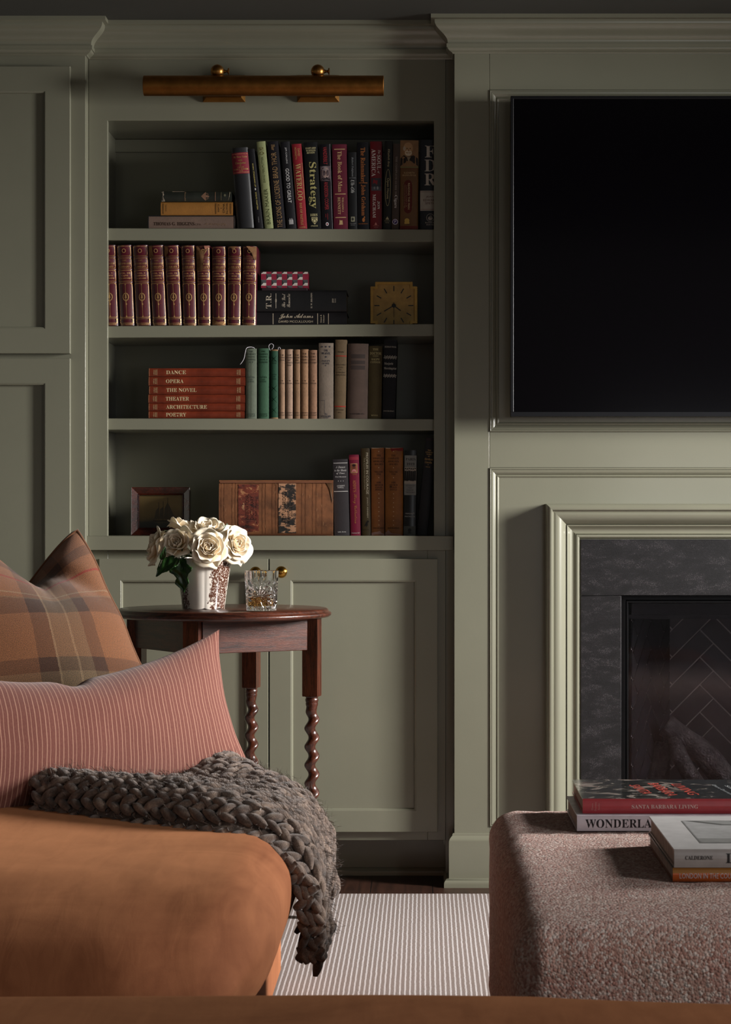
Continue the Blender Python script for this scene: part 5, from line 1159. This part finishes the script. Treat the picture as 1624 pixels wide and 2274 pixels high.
def rbox(x0, x1, y0, y1, z0, z1, r, n=(20, 20, 8), fn=None, k=5):
    """soft rounded block with dense skin; fn moves each point"""
    xs, ys, zs = axis_pts(x0, x1, r, n[0], k), axis_pts(y0, y1, r, n[1], k), axis_pts(z0, z1, r, n[2], k); idx = {}; m = MB()
    def vid(i, j, l):
        key = (i, j, l)
        if key not in idx:
            p = Vector((xs[i], ys[j], zs[l])); q = Vector((min(max(p.x, x0+r), x1-r), min(max(p.y, y0+r), y1-r), min(max(p.z, z0+r), z1-r))); d = p-q
            nn = d.normalized() if d.length > 1e-9 else Vector((0, 0, 1)); p = q+nn*r
            if fn: p = fn(p, nn)
            idx[key] = len(m.v); m.v.append(p)
        return idx[key]
    NX, NY, NZ = len(xs)-1, len(ys)-1, len(zs)-1
    for i in range(NX):
        for j in range(NY):
            for l, o in ((0, 1), (NZ, 0)):
                f = [vid(i, j, l), vid(i+1, j, l), vid(i+1, j+1, l), vid(i, j+1, l)]; m.f.append(tuple(f[::-1] if o else f)); m.mi.append(0)
    for i in range(NX):
        for l in range(NZ):
            for j in (0, NY): m.f.append((vid(i, j, l), vid(i+1, j, l), vid(i+1, j, l+1), vid(i, j, l+1))); m.mi.append(0)
    for j in range(NY):
        for l in range(NZ):
            for i in (0, NX): m.f.append((vid(i, j, l), vid(i, j+1, l), vid(i, j+1, l+1), vid(i, j, l+1))); m.mi.append(0)
    return m
SX, SY0, SY1, STOP = -0.235, 3.03, 4.72, 0.452
sofa = thing('sofa', 'caramel velvet sofa seat at the left with a rounded corner, under the cushions', 'sofa', (SX-0.5, 4.0, 0))
def cush(p, n):
    fx = (p.x-(SX-0.16))/0.16; fy = (SY0+0.40-p.y)/0.40; q = Vector(p)
    rr = 0.0
    # rounded corner in plan and a soft crown
    cx, cy, R_ = SX-0.24, SY0+0.30, 0.24
    if p.x > cx and p.y < cy:
        d = Vector(((p.x-cx)/0.24, (p.y-cy)/0.30)); L = (abs(d.x)**5+abs(d.y)**5)**0.2; ln = d.length
        if ln > 1e-6: d *= L/ln; q.x, q.y = cx+d.x*0.24, cy+d.y*0.30
    fr_ = min(1, max(0, (p.y-SY0)/0.42)); fe = min(1, max(0, (SX-p.x)/0.22))
    zt = min(1, max(0, (p.z-0.24)/0.2)); zt = zt*zt*(3-2*zt); q.z -= zt*(0.075*(1-fr_)**2.2+0.016*(1-fe)**2)
    q.x -= 0.045*(1-min(1, max(0, (p.z-0.25)/0.13)))**1.3*min(1, max(0, (p.x+0.9)/0.6))*max(0.25, 1-fr_*0.8)
    q.z += 0.006*noise.noise(Vector((p.x*3, p.y*2, 0)))*zt
    w_ = max(0, 1-abs(p.x-SX)/0.30)*max(0, 1-abs(p.y-(SY0+0.25))/0.5)
    dd = math.hypot(p.x-(SX-0.35), (p.y-(SY0+0.5))*1.0)
    q += n*0.0011*w_*math.sin(dd*230+4*noise.noise(p*6))*(0.5+noise.noise(p*8))
    ty = min(1, max(0, (p.y-4.25)/0.45)); q.x -= 0.025*ty*ty*(3-2*ty)*min(1, max(0, (p.x+0.9)/0.6))
    bul = math.sin(math.pi*min(1, max(0, (p.z-0.24)/0.21)))
    if n.z < 0.9: q += Vector((n.x, n.y, 0))*0.014*bul
    return q
m = rbox(-1.75, SX-0.012, SY0, SY1, 0.235, STOP+0.004, 0.07, (46, 56, 8), cush)
loc_build(m, 'seat_cushion', VEL, sofa, angle=180)
m = MB()
px_ = SX-0.075
prm = [(-1.7, SY0+0.10), (px_-0.10, SY0+0.10), (px_-0.02, SY0+0.16), (px_, SY0+0.25), (px_, SY1-0.05), (px_-0.02, SY1-0.03), (-1.7, SY1-0.03)]
m.grid([[(x, y, z) for x, y in prm] for z in (0.03, 0.13, 0.245)], closev=True); m.f.append(tuple(range(len(prm)))); m.mi.append(0); m.f.append(tuple(range(2*len(prm), 3*len(prm)))[::-1]); m.mi.append(0)
loc_build(m, 'base', VEL, sofa, angle=40, bevel=0.006)
m = rbox(-1.75, -0.72, SY1-0.02, SY1+0.14, 0.20, 0.70, 0.05, (20, 3, 12)); loc_build(m, 'backrest', VEL, sofa, angle=180)
for x, y in ((-1.6, SY0+0.15), (px_-0.08, SY0+0.18), (px_-0.08, SY1-0.1), (-1.6, SY1-0.1)):
    m = MB(); m.lathe([(0.022, 0.0095), (0.028, 0.045)], (x, y, 0), 12); loc_build(m, 'foot', WOOD_Z, sofa)
seat2 = thing('sofa', 'caramel velvet sofa edge running across the very bottom foreground', 'sofa', (0.0, 2.3, 0))
def fs(p, n):
    q = Vector(p); q.z += 0.004*noise.noise(Vector((p.x*3, p.y*3, 2)))-0.010*max(0, p.x-0.12)/0.27*1.3-0.0015*math.sin(p.x*9); return q
m = rbox(-1.3, 1.3, 1.75, 2.60, 0.2, 0.447, 0.06, (60, 18, 4), fs); loc_build(m, 'seat_cushion', VEL, seat2, angle=180)
m = MB(); m.box(-1.28, 1.28, 1.78, 2.56, 0.03, 0.22); loc_build(m, 'base', VEL, seat2, bevel=0.01)
for x in (-1.2, 1.2):
    for y in (1.85, 2.48): m = MB(); m.lathe([(0.022, 0.0095), (0.028, 0.045)], (x, y, 0), 12); loc_build(m, 'foot', WOOD_Z, seat2)

# ---------------------------------------------------------------- cushions
def pillow(name, c4, T, mat, label, sag=(0, 0, 0, 0), N=(64, 44), fn=None, edge_dir=None, group=None, piping=None):
    """c4: bottom-left, bottom-right, top-right, top-left corners; sag of bottom, right, top, left edges towards the middle"""
    a, b_, c, d = [Vector(p) for p in c4]; nrm = ((b_-a)+(c-d)).cross((d-a)+(c-b_)).normalized()
    if nrm.y > 0: nrm = -nrm
    root = (a+b_)/2; U, V_ = N
    def mid(s, t):
        p = a*(1-s)*(1-t)+b_*s*(1-t)+c*s*t+d*(1-s)*t
        up_ = ((d-a)*(1-s)+(c-b_)*s); rt = ((b_-a)*(1-t)+(c-d)*t)
        k_s = 4*s*(1-s); k_t = 4*t*(1-t)
        p = p+up_*(sag[0]*k_s*(1-t)**2-sag[2]*k_s*t**1.5)+rt*(sag[3]*k_t*(1-s)**2-sag[1]*k_t*s**2)
        return p
    m = MB(); m.uv = []; rows = []
    def thick(s, t): return (max(0, 4*s*(1-s))**0.62)*(max(0, 4*t*(1-t))**0.62)
    for side in (1, -1):
        rows = []
        for i in range(U+1):
            s = 0.5-0.5*math.cos(math.pi*i/U); row = []
            for j in range(V_+1):
                t = 0.5-0.5*math.cos(math.pi*j/V_); h = thick(s, t)*T*0.5; p = mid(s, t)
                if fn: p, h = fn(s, t, p, h, side, nrm)
                row.append(p+nrm*h*side); m.uv.append((s, t))
            rows.append(row)
        m.grid(rows)
    o = m.build(name, mat, None, angle=180, loc=tuple(root))
    bm = bmesh.new(); bm.from_mesh(o.data); bmesh.ops.remove_doubles(bm, verts=bm.verts, dist=0.00005); bmesh.ops.recalc_face_normals(bm, faces=bm.faces); bm.to_mesh(o.data); bm.free()
    o.data.polygons.foreach_set('use_smooth', [True]*len(o.data.polygons))
    tag(o, label, 'cushion', group)
    if piping:
        path = [mid(0.001, j/30) for j in range(31)]+[mid(i/40, 0.999) for i in range(1, 41)]+[mid(0.999, 1-j/30) for j in range(1, 31)]
        if fn: path = []
        pts = []
        for s, t in [(0.0, j/30) for j in range(31)]+[(i/40, 1.0) for i in range(1, 41)]+[(1.0, 1-j/30) for j in range(1, 31)]:
            p = mid(s, t)
            if fn: p, _ = fn(s, t, p, 0, 1, nrm)
            pts.append(p)
        k = MB(); off = root; k.tube(pts, piping, 8); k.v = [v-off for v in k.v]; k.build('piping', mat, o, angle=180)
    return o
def plaid_mat():
    t = NT('brown_wool_plaid'); v = t.coord('UV'); sp3 = t.n('ShaderNodeSeparateXYZ'); t.l(v, sp3.inputs[0])
    wv = t.noise(v, 30, 2); du = t.math('MULTIPLY', t.math('SUBTRACT', wv, 0.5), 0.006)
    u = t.math('ADD', sp3.outputs[0], du); w_ = t.math('ADD', sp3.outputs[1], du)
    CA, DK, GY, LT = '#78543a', '#412e24', '#655a4a', '#8b7f6b'
    bu = [(0.0, CA), (0.10, DK), (0.16, CA), (0.33, DK), (0.40, GY), (0.41, DK), (0.44, CA), (0.60, DK), (0.665, LT), (0.672, GY), (0.74, LT), (0.75, GY), (0.80, DK), (0.85, CA), (0.99, CA)]
    bv = [(0.0, DK), (0.10, CA), (0.15, GY), (0.28, DK), (0.34, CA), (0.56, DK), (0.65, GY), (0.66, CA), (0.68, LT), (0.69, CA), (0.72, CA), (0.788, '#7c2c24'), (0.797, CA), (0.87, DK), (0.92, CA)]
    cu = t.ramp(u, bu, 'CONSTANT'); cv = t.ramp(w_, bv, 'CONSTANT')
    tw = t.math('GREATER_THAN', t.math('FRACT', t.math('MULTIPLY', t.math('ADD', u, w_), 210.0)), 0.5)
    c = t.mix(t.math('ADD', t.math('MULTIPLY', tw, 0.24), 0.38), cu, cv)
    red = t.math('MULTIPLY', t.math('GREATER_THAN', w_, 0.788), t.math('LESS_THAN', w_, 0.797)); c = t.mix(t.math('MULTIPLY', red, 0.75), c, '#7c2c24')
    f = t.noise(v, 330, 3, 0.8); c = t.mix(0.6, c, t.ramp(f, [(0.42, '#2c2018'), (0.60, '#dcb890')]), 'OVERLAY')
    t.base(c); t.bump(t.math('ADD', f, t.math('MULTIPLY', tw, 0.3)), 0.45, 0.003); t.set(Roughness=0.95); t.b.inputs['Sheen Weight'].default_value = 0.25
    t.b.inputs['Specular IOR Level'].default_value = 0.1; return t.m
def stripe_mat():
    t = NT('terracotta_striped_linen'); v = t.coord('UV'); sp4 = t.n('ShaderNodeSeparateXYZ'); t.l(v, sp4.inputs[0])
    wv = t.noise(t.mapping(v, (6, 3, 1)), 1.0, 2); u = t.math('ADD', sp4.outputs[0], t.math('MULTIPLY', t.math('SUBTRACT', wv, 0.5), 0.006))
    fr_ = t.math('FRACT', t.math('MULTIPLY', u, 15.0)); K0, K1 = (0, 0, 0, 1), (1, 1, 1, 1)
    st2 = t.ramp(fr_, [(0.0, K0), (0.06, K1), (0.09, K0), (0.24, K1), (0.262, K0), (0.42, K1), (0.45, K0), (0.56, K1), (0.582, K0), (0.76, K1), (0.79, K0), (0.90, K1), (0.92, K0)], 'CONSTANT')
    f = t.noise(t.mapping(v, (60, 900, 1)), 1.0, 3, 0.8); g = t.noise(t.mapping(v, (700, 40, 1)), 1.0, 2)
    ff = t.math('ADD', t.math('MULTIPLY', f, 0.5), t.math('MULTIPLY', g, 0.5))
    c = t.ramp(ff, [(0.3, '#5f332c'), (0.7, '#7a4c41')]); s3 = t.math('MULTIPLY', st2, t.ramp(f, [(0.25, (0.35,)*3+(1,)), (0.5, (0.95,)*3+(1,))]))
    t.base(t.mix(s3, c, '#a87f6c')); t.bump(t.math('ADD', st2, ff), 0.4, 0.0015); t.set(Roughness=0.9); t.b.inputs['Sheen Weight'].default_value = 0.2; t.b.inputs['Specular IOR Level'].default_value = 0.15; return t.m
def chop(s, t, p, h, side, nrm):
    f = max(0, 1-abs(s-0.73)/0.27)**1.3*max(0, (t-0.45)/0.55)**1.5
    p = p+Vector((0, 0, -0.115))*f
    cr = math.exp(-((s-0.74-(1-t)*0.62)/0.045)**2)*max(0, (t-0.55)/0.45)
    if side > 0: h = h*(1-0.55*cr)+0.012*math.sin(s*9)*t*(1-t)
    p = p+Vector((0.006, 0, 0.006))*noise.noise(Vector((s*4, t*4, 3)))
    return p, h
pillow('cushion', [P(-330, 1700, 4.45), P(372, 1640, 4.66), P(172, 1178, 4.86), P(-270, 1240, 4.64)], 0.21, plaid_mat(), 'brown and camel wool plaid cushion with a pinched top, behind the striped cushion', sag=(0, -0.02, 0.0, 0), fn=chop, piping=0.004)
def dimp(s, t, p, h, side, nrm):
    f = math.exp(-((s-0.545)/0.035)**2)*max(0, (t-0.80)/0.2)**1.5
    p = p+Vector((0, 0, -0.018))*f
    if side > 0: h += 0.004*math.sin((s*26)+3*t)*max(0, t-0.6)*math.exp(-((s-0.6)/0.2)**2)*4*(1-t)+0.003*noise.noise(Vector((s*9, t*5, 1)))
    return p, h
pillow('cushion', [P(-330, 1880, 3.95), P(561, 1712, 4.52), P(487, 1398, 4.60), P(-330, 1405, 4.12)], 0.17, stripe_mat(), 'long terracotta lumbar cushion with fine cream stripes', sag=(0.0, 0.03, 0.30, 0), fn=dimp, N=(96, 44))

# ---------------------------------------------------------------- chunky knit throw
def throw():
    rnd = random.Random(5)
    xe = -0.235
    def surf(s, u):
        """s: distance along the drape from the left end, u: 0 front .. 1 back"""
        s0 = 0.455                                      # run over the seat before the edge
        lenf = 0.0
        yf = 3.83+0.30*max(0, 1-s/0.42)**1.2; yb_ = 4.66
        y = yf+(yb_-yf)*u
        ub = min(1, max(0, (u-0.55)/0.45)); ub = ub*ub*(3-2*ub); r = 0.13+0.05*ub; xe = -0.235-0.135*ub; zt_ = STOP+0.022; s0 = 0.455-0.05*ub
        zt_ += 0.040*math.exp(-((u-0.16)/0.13)**2)*max(0, 1-max(0, s-0.35)/0.25)
        zt_ += 0.012*math.exp(-((u-0.75)/0.2)**2)
        zt_ += 0.070*ub*math.exp(-((s-s0+0.03)/0.07)**2)
        if u < 0.07: zt_ -= 0.045*(1-u/0.07)**2
        arc = r*math.pi/2
        fold = 0.018*math.sin(u*9.5+1.0)+0.012*math.sin(u*21)
        if s < s0: p = Vector((xe-r+0.045-(s0-s), y, zt_)); n = Vector((0, 0, 1))
        elif s < s0+arc:
            a = (s-s0)/r; p = Vector((xe-r+0.045+r*math.sin(a), y, zt_-r+r*math.cos(a))); n = Vector((math.sin(a), 0, math.cos(a)))
        else:
            d = s-s0-arc; p = Vector((xe+0.045+fold*min(1, d/0.08)-(0.20 if u < 0.3 else 0.03)*d, y+(0.45 if u < 0.3 else 0.12)*d*(0.6-u), zt_-r-d)); n = Vector((1, -0.25*math.cos(u*9.5+1.0), 0)).normalized()
        return p, n
    def smax(u):
        base_ = 0.455+0.204+0.035
        return base_+0.055*math.sin(u*math.pi)+(0.040 if u < 0.30 else 0.0)-(0.06 if 0.30 <= u < 0.37 else 0)-0.16*(max(0, u-0.72)/0.28)**1.1
    def smin(u): return 0.03+0.0*u
    m = MB(); nu, ns = 40, 60; rows = []
    for i in range(nu+1):
        u = i/nu; row = []
        for j in range(ns+1):
            s = smin(u)+(smax(u)-smin(u))*j/ns; p, n = surf(s, u); row.append(p-n*0.006)
        rows.append(row)
    m.grid(rows)
    rows2 = [[p-Vector((0.010, 0, 0.006)) for p in r_] for r_ in rows]
    W_ = 0.0310; cols = int(0.84/W_); stp = 0.0270
    def lobe(c, dirv, n_, L, R_):
        b0 = len(m.v); side = dirv.cross(n_).normalized(); K, Q = 7, 7; rws = []
        bend = rnd.uniform(-0.15, 0.15)
        for i in range(K):
            f = i/(K-1); x = (f-0.5)*L; rr = R_*math.sin(math.pi*(0.09+0.82*f))**0.6
            cc = c+dirv*x+n_*(0.0035*math.sin(math.pi*f))+side*bend*L*math.sin(math.pi*f)*0.3
            rws.append([cc+(n_*math.cos(2*math.pi*k/Q)+side*math.sin(2*math.pi*k/Q))*rr for k in range(Q)])
        m.grid(rws, closev=True); e = len(m.v); m.f.append(tuple(range(e-Q, e))); m.mi.append(0); m.f.append(tuple(range(e-Q*K, e-Q*K+Q))[::-1]); m.mi.append(0)
    for ci in range(cols+1):
        u0 = ci/cols
        kmax = int((smax(u0)-smin(u0))/stp)
        for k in range(kmax+1):
            s = smin(u0)+k*stp+(0.5*stp if ci % 2 else 0)
            u = min(1, max(0, u0+0.006*noise.noise(Vector((s*14, ci*0.7, 0)))))
            p, n_ = surf(s, u); p2, _ = surf(s+0.004, u); q2, _ = surf(s, min(1, u+0.01)); q1, _ = surf(s, max(0, u-0.01))
            ds = (p2-p).normalized(); du_ = (q2-q1).normalized(); n_ = du_.cross(ds).normalized()
            if n_.dot(surf(s, u)[1]) < 0: n_ = -n_
            for sg in (-1, 1):
                dd = (ds*0.86+du_*sg*0.55+n_*rnd.uniform(-0.15, 0.15)).normalized()
                lobe(p+du_*sg*W_*0.24+n_*rnd.uniform(-0.002, 0.005), dd, n_, W_*1.45*rnd.uniform(0.9, 1.15), 0.0098*rnd.uniform(0.82, 1.14))
    # rolled front hem of thick strands
    for sI in range(34):
        s = 0.02+sI*0.0235
        for lv in range(3):
            p, n_ = surf(min(s, smax(0.0)-0.01), 0.0); off = Vector((0, -0.008+0.004*lv, -0.004-0.017*lv))
            if s > 0.5: off = Vector((-0.012*lv, -0.010, 0))
            if STOP-0.002 > (p+off).z and s < 0.5: continue
            lobe(p+off, Vector((rnd.uniform(0.3, 1), -0.3, rnd.choice((-1, 1))*rnd.uniform(0.4, 0.9))).normalized(), Vector((0, -1, 0.2)).normalized(), 0.036, 0.0085)
    # stray fibres
    for _ in range(9000):
        u = rnd.random(); s = rnd.uniform(smin(u), smax(u)); p, n_ = surf(s, u); p = p+n_*0.012
        d = Vector((rnd.uniform(-1, 1), rnd.uniform(-1, 1), rnd.uniform(-0.6, 0.9))).normalized(); d = (d+n_*0.35).normalized(); L = rnd.uniform(0.010, 0.028); w2 = Vector((0.00028, 0, 0.00028)); bq = Vector((rnd.uniform(-1, 1), rnd.uniform(-1, 1), rnd.uniform(-1, 1)))*L*0.25
        m.add([p-w2, p+w2, p+d*L*0.5+bq+w2, p+d*L*0.5+bq-w2, p+d*L], [(0, 1, 2, 3), (3, 2, 4)])
    t = NT('taupe_chunky_wool'); v = t.coord(); a = t.noise(v, 46, 3); f = t.noise(t.mapping(v, (500, 500, 500)), 1.0, 3, 0.8)
    t.base(t.ramp(t.math('ADD', t.math('MULTIPLY', a, 0.6), t.math('MULTIPLY', f, 0.4)), [(0.36, '#3f332c'), (0.52, '#6b594e'), (0.66, '#9c8675')]))
    t.bump(f, 0.7, 0.003); t.set(Roughness=0.95); t.b.inputs['Sheen Weight'].default_value = 0.4; t.b.inputs['Sheen Roughness'].default_value = 0.5; t.b.inputs['Specular IOR Level'].default_value = 0.1
    o = m.build('throw_blanket', t.m, angle=180, recalc=False, loc=(xe, 4.2, STOP)); tag(o, 'chunky taupe hand-knitted throw spilling over the corner of the sofa seat', 'blanket')
throw()

# ---------------------------------------------------------------- upholstered ottoman and its books
OT = 0.430
def tweed():
    t = NT('rust_and_cream_tweed'); v = t.coord(); n1 = t.noise(t.mapping(v, (5, 5, 3)), 1.0, 4, 0.6, 0.5)
    vm = t.mapping(v, (1, 1.0, 1)); vo = t.voronoi(t.mapping(v, (1, 0.8, 1)), 250); f = t.noise(vm, 420, 3, 0.8); bn = t.noise(t.mapping(v, (6, 60, 60)), 1.0, 3)
    pk = t.ramp(n1, [(0.36, '#a4766a'), (0.50, '#c38e82'), (0.62, '#b69888'), (0.75, '#bbab95')])
    lt = t.ramp(vo.outputs[1], [(0.0, '#6b3c2e'), (0.3, '#b4766a'), (0.55, '#dcb3a6'), (0.8, '#fbeee6')])
    c = t.mix(0.68, pk, lt); c = t.mix(t.math('MULTIPLY', bn, 0.4), c, '#a08a74')
    t.base(c); h = t.math('ADD', t.math('MULTIPLY', vo.outputs[0], -1.2), f); t.bump(h, 1.0, 0.0035); t.set(Roughness=0.9)
    t.b.inputs['Sheen Weight'].default_value = 0.3; t.b.inputs['Specular IOR Level'].default_value = 0.2; return t.m
def of_(p, n):
    q = Vector(p); q += n*0.0020*noise.noise(p*30)+n*0.0010*noise.noise(p*90)
    if p.z > 0.37:
        q.z += 0.010*math.sin(math.pi*min(1, max(0, (p.y-3.08)/1.2)))*0.6-0.006*max(0, 1-(p.y-3.08)/0.15)
    e = 1-min(1, abs(p.y-3.08)/0.05)
    if p.z > 0.36 and p.y < 3.16 and p.x < 0.24: q += Vector((0, -1, 0))*0.004*math.sin(p.x*120)
    return q
ot = thing('ottoman', 'large square ottoman in rust and cream tweed with art books on top', 'ottoman', (0.85, 3.7, 0))
m = rbox(0.128, 1.60, 3.08, 4.33, 0.03, OT, 0.055, (70, 60, 16), of_, 6); loc_build(m, 'upholstered_body', tweed(), ot, angle=180)
for x in (0.25, 1.48):
    for y in (3.2, 4.2): m = MB(); m.lathe([(0.022, 0.0095), (0.026, 0.04)], (x, y, 0), 12); loc_build(m, 'foot', WOOD_Z, ot)
def artbook(label, x0, y0, z0, W_, dep, H_, spine_col, cover_mat, texts, rot=0, cover_items=(), group='art books stacked on the ottoman'):
    """flat book, spine facing the camera; local x along the spine, y away, z up"""
    r_ = thing('book', label, 'book', (x0, y0, z0), (0, 0, math.radians(rot)), group)
    m = MB(); t_ = 0.0028
    mats = [spine_col if not isinstance(spine_col, str) else M(spine_col, 0.28, 0, 'paper', 0.5, 0.06), cover_mat]
    m.box(0, W_, 0, dep, H_-t_, H_, 1); m.box(0, W_, 0.0, dep, 0, t_, 0)
    rows = [[(x, -0.0022*math.sin(math.pi*k/6), H_*k/6) for k in range(7)] for x in (0, W_)]; m.grid(rows, mi=0)
    rows = [[(x, 0.002-0.0*k, H_*k/6) for k in range(7)] for x in (0, W_)]; m.grid(rows, mi=0)
    for x in (0, W_): m.f.append(tuple(len(m.v)+i for i in range(4))); m.mi.append(0); m.v += [Vector((x, 0.002, 0)), Vector((x, 0.002, H_)), Vector((x, -0.0012, H_*0.75)), Vector((x, -0.0012, H_*0.25))]
    for (s_, cx, cz_, L, H, col, rt) in texts:
        vs, fs_ = text2d(s_, cx, cz_, L, H, rt); mt = GOLD() if col == 'gold' else M(col, 0.5, 0, 'plain', 0.3, 0.08)
        if mt not in mats: mats.append(mt)
        m.add([(x, -0.0022*math.sin(math.pi*min(1, max(0, z/H_)))-0.0005, z) for x, z in vs], fs_, mats.index(mt))
    for it in cover_items:
        vs, fs_, col, lay = it; mt = M(col, 0.35, 0, 'plain', 0.4, 0.1)
        if mt not in mats: mats.append(mt)
        m.add([(x, y, H_+0.0003+lay*0.00015) for x, y in vs], fs_, mats.index(mt))
    m.build('cover', mats, r_, smooth=False, recalc=False)
    m = MB(); m.box(0.003, W_-0.003, 0.0025, dep-0.003, t_, H_-t_); m.build('page_block', M('#a5948a', 0.8, 0, 'paper', 0.2, 0.15), r_, smooth=False)
    return r_
kA = 3.95/FPX
artbook('white book lettered WONDERLAND, lower book of the rear stack on the ottoman', 0.279, 3.952, OT+0.0075, 0.36, 0.275, 0.0285, '#c3bcc4', M('#b9b2ba', 0.4), [(SER('WONDERLAND'), 0.0906, 0.0138, 0.151, 0.0158, '#141216', 0)], rot=0.3)
def floral():
    t = NT('dark_floral_jacket'); v = t.coord(); a = t.noise(v, 11, 5, 0.62, 2.2); b3 = t.noise(t.mapping(v, (1, 1, 1), (0, 0, 0), (3, 1, 0)), 17, 4, 0.6, 2.5)
    c = t.ramp(a, [(0.42, '#141516'), (0.5, '#1c1e1c'), (0.53, '#4a4238'), (0.575, '#b9ada3'), (0.62, '#6a4a42'), (0.66, '#1a1a1a')])
    sxx = t.n('ShaderNodeSeparateXYZ'); t.l(v, sxx.inputs[0])
    dark = t.math('MULTIPLY', t.math('GREATER_THAN', sxx.outputs[0], 0.20), t.math('GREATER_THAN', b3, 0.40))
    t.base(t.mix(dark, c, '#191b1d')); t.set(Roughness=0.16); t.b.inputs['Coat Weight'].default_value = 0.6; t.b.inputs['Coat Roughness'].default_value = 0.08; return t.m
cov = []
for i, (tx, cx, cy, L, H) in enumerate([('SANTA', 0.185, 0.085, 0.105, 0.030), ('BARBARA', 0.140, 0.150, 0.150, 0.032), ('LIVING', 0.105, 0.215, 0.115, 0.032)]):
    vs, fs_ = text2d(tx, 0.12+i*0.042, 0.135, 0.19*len(tx)/7, 0.021, -90+6); cov.append((vs, fs_, '#b5453a', 1))
for i in range(3):
    vs, fs_ = text2d(['Diane Dorrans', 'Saeks', 'photographs'][i], 0.275+i*0.022, 0.13, 0.15-0.02*i, 0.007, -84); cov.append((vs, fs_, '#8c9092', 1))
artbook('glossy red-spined book SANTA BARBARA LIVING with a dark floral jacket, top of the rear stack', 0.291, 3.975, OT+0.0075+0.0289, 0.37, 0.290, 0.0272, '#a2363c', floral(), [(SER('SANTA BARBARA LIVING'), 0.091+0.060, 0.0128, 0.122, 0.0072, '#cfaea8', 0), ('Diane', 0.0175, 0.0128, 0.012, 0.0030, '#c08a84', 90), ('Dorrans', 0.0235, 0.0128, 0.016, 0.0030, '#c08a84', 90), ('Saeks', 0.0295, 0.0128, 0.012, 0.0030, '#c08a84', 90)], rot=-0.2, cover_items=cov)
def copper():
    t = NT('metallic_orange_jacket'); v = t.coord(); a = t.noise(t.mapping(v, (24, 24, 60)), 1.0, 5, 0.7); sz2 = t.n('ShaderNodeSeparateXYZ'); t.l(v, sz2.inputs[0])
    f = t.math('ADD', t.math('MULTIPLY', sz2.outputs[2], 30.0), t.math('MULTIPLY', a, 0.25)); t.base(t.ramp(f, [(0.08, '#3c1808'), (0.26, '#9a4a1c'), (0.5, '#a84f24'), (0.56, '#8a5a1e'), (0.9, '#7a4a16')])); t.set(Roughness=0.22, Metallic=0.25); return t.m
artbook('metallic orange book LONDON IN THE COUNTRY, lower book of the front stack on the ottoman', 0.392, 3.412, OT+0.0055, 0.40, 0.372, 0.0225, copper(), M('#3d3a38', 0.4), [('LONDON IN THE COUNTRY', 0.0107+0.051, 0.0098, 0.102, 0.0086, '#a59a98', 0)], rot=0)
cv2 = []
def R_(x0, y0, x1, y1, col, lay): cv2.append(([(x0, y0), (x1, y0), (x1, y1), (x0, y1)], [(0, 1, 2, 3)], col, lay))
def Q_(pts, col, lay): cv2.append((pts, [tuple(range(len(pts)))], col, lay))
R_(0.049, 0.062, 0.36, 0.318, '#8f8f8f', 1); Q_([(0.051, 0.064), (0.36, 0.064), (0.36, 0.316), (0.051, 0.316)], '#a9a8a8', 2)
Q_([(0.051, 0.316), (0.36, 0.316), (0.36, 0.262), (0.11, 0.262)], '#5a5a5a', 3); 
for i in range(4): Q_([(0.07+i*0.08, 0.312), (0.13+i*0.08, 0.312), (0.15+i*0.075, 0.270), (0.115+i*0.075, 0.270)], '#8d8d8c', 4)
R_(0.125, 0.155, 0.36, 0.245, '#b4b3b2', 3); R_(0.128, 0.16, 0.36, 0.163, '#3a3a3a', 4); R_(0.128, 0.235, 0.36, 0.238, '#3a3a3a', 4); R_(0.125, 0.16, 0.128, 0.238, '#3a3a3a', 4); R_(0.17, 0.16, 0.172, 0.238, '#5a5a5a', 4); R_(0.128, 0.197, 0.36, 0.199, '#5a5a5a', 4)
R_(0.051, 0.064, 0.36, 0.110, '#8a8988', 3); Q_([(0.11, 0.075), (0.17, 0.082), (0.168, 0.084), (0.11, 0.077)], '#3f3f3f', 4); Q_([(0.17, 0.078), (0.21, 0.090), (0.209, 0.092), (0.168, 0.080)], '#3f3f3f', 4)
artbook('pale grey book lettered CALDERONE, room drawing on its cover, top of the front stack', 0.394, 3.410, OT+0.0055+0.0228, 0.40, 0.378, 0.0290, '#8f8783', M('#bdbab9', 0.45, 0, 'paper', 0.3, 0.05), [(SER('CALDERONE'), 0.0392, 0.0158, 0.0435, 0.0062, '#2c2624', 0), (SER('LAYERS'), 0.0815+0.046, 0.0150, 0.092, 0.0158, '#1f1b1a', 0)], rot=0, cover_items=cv2)
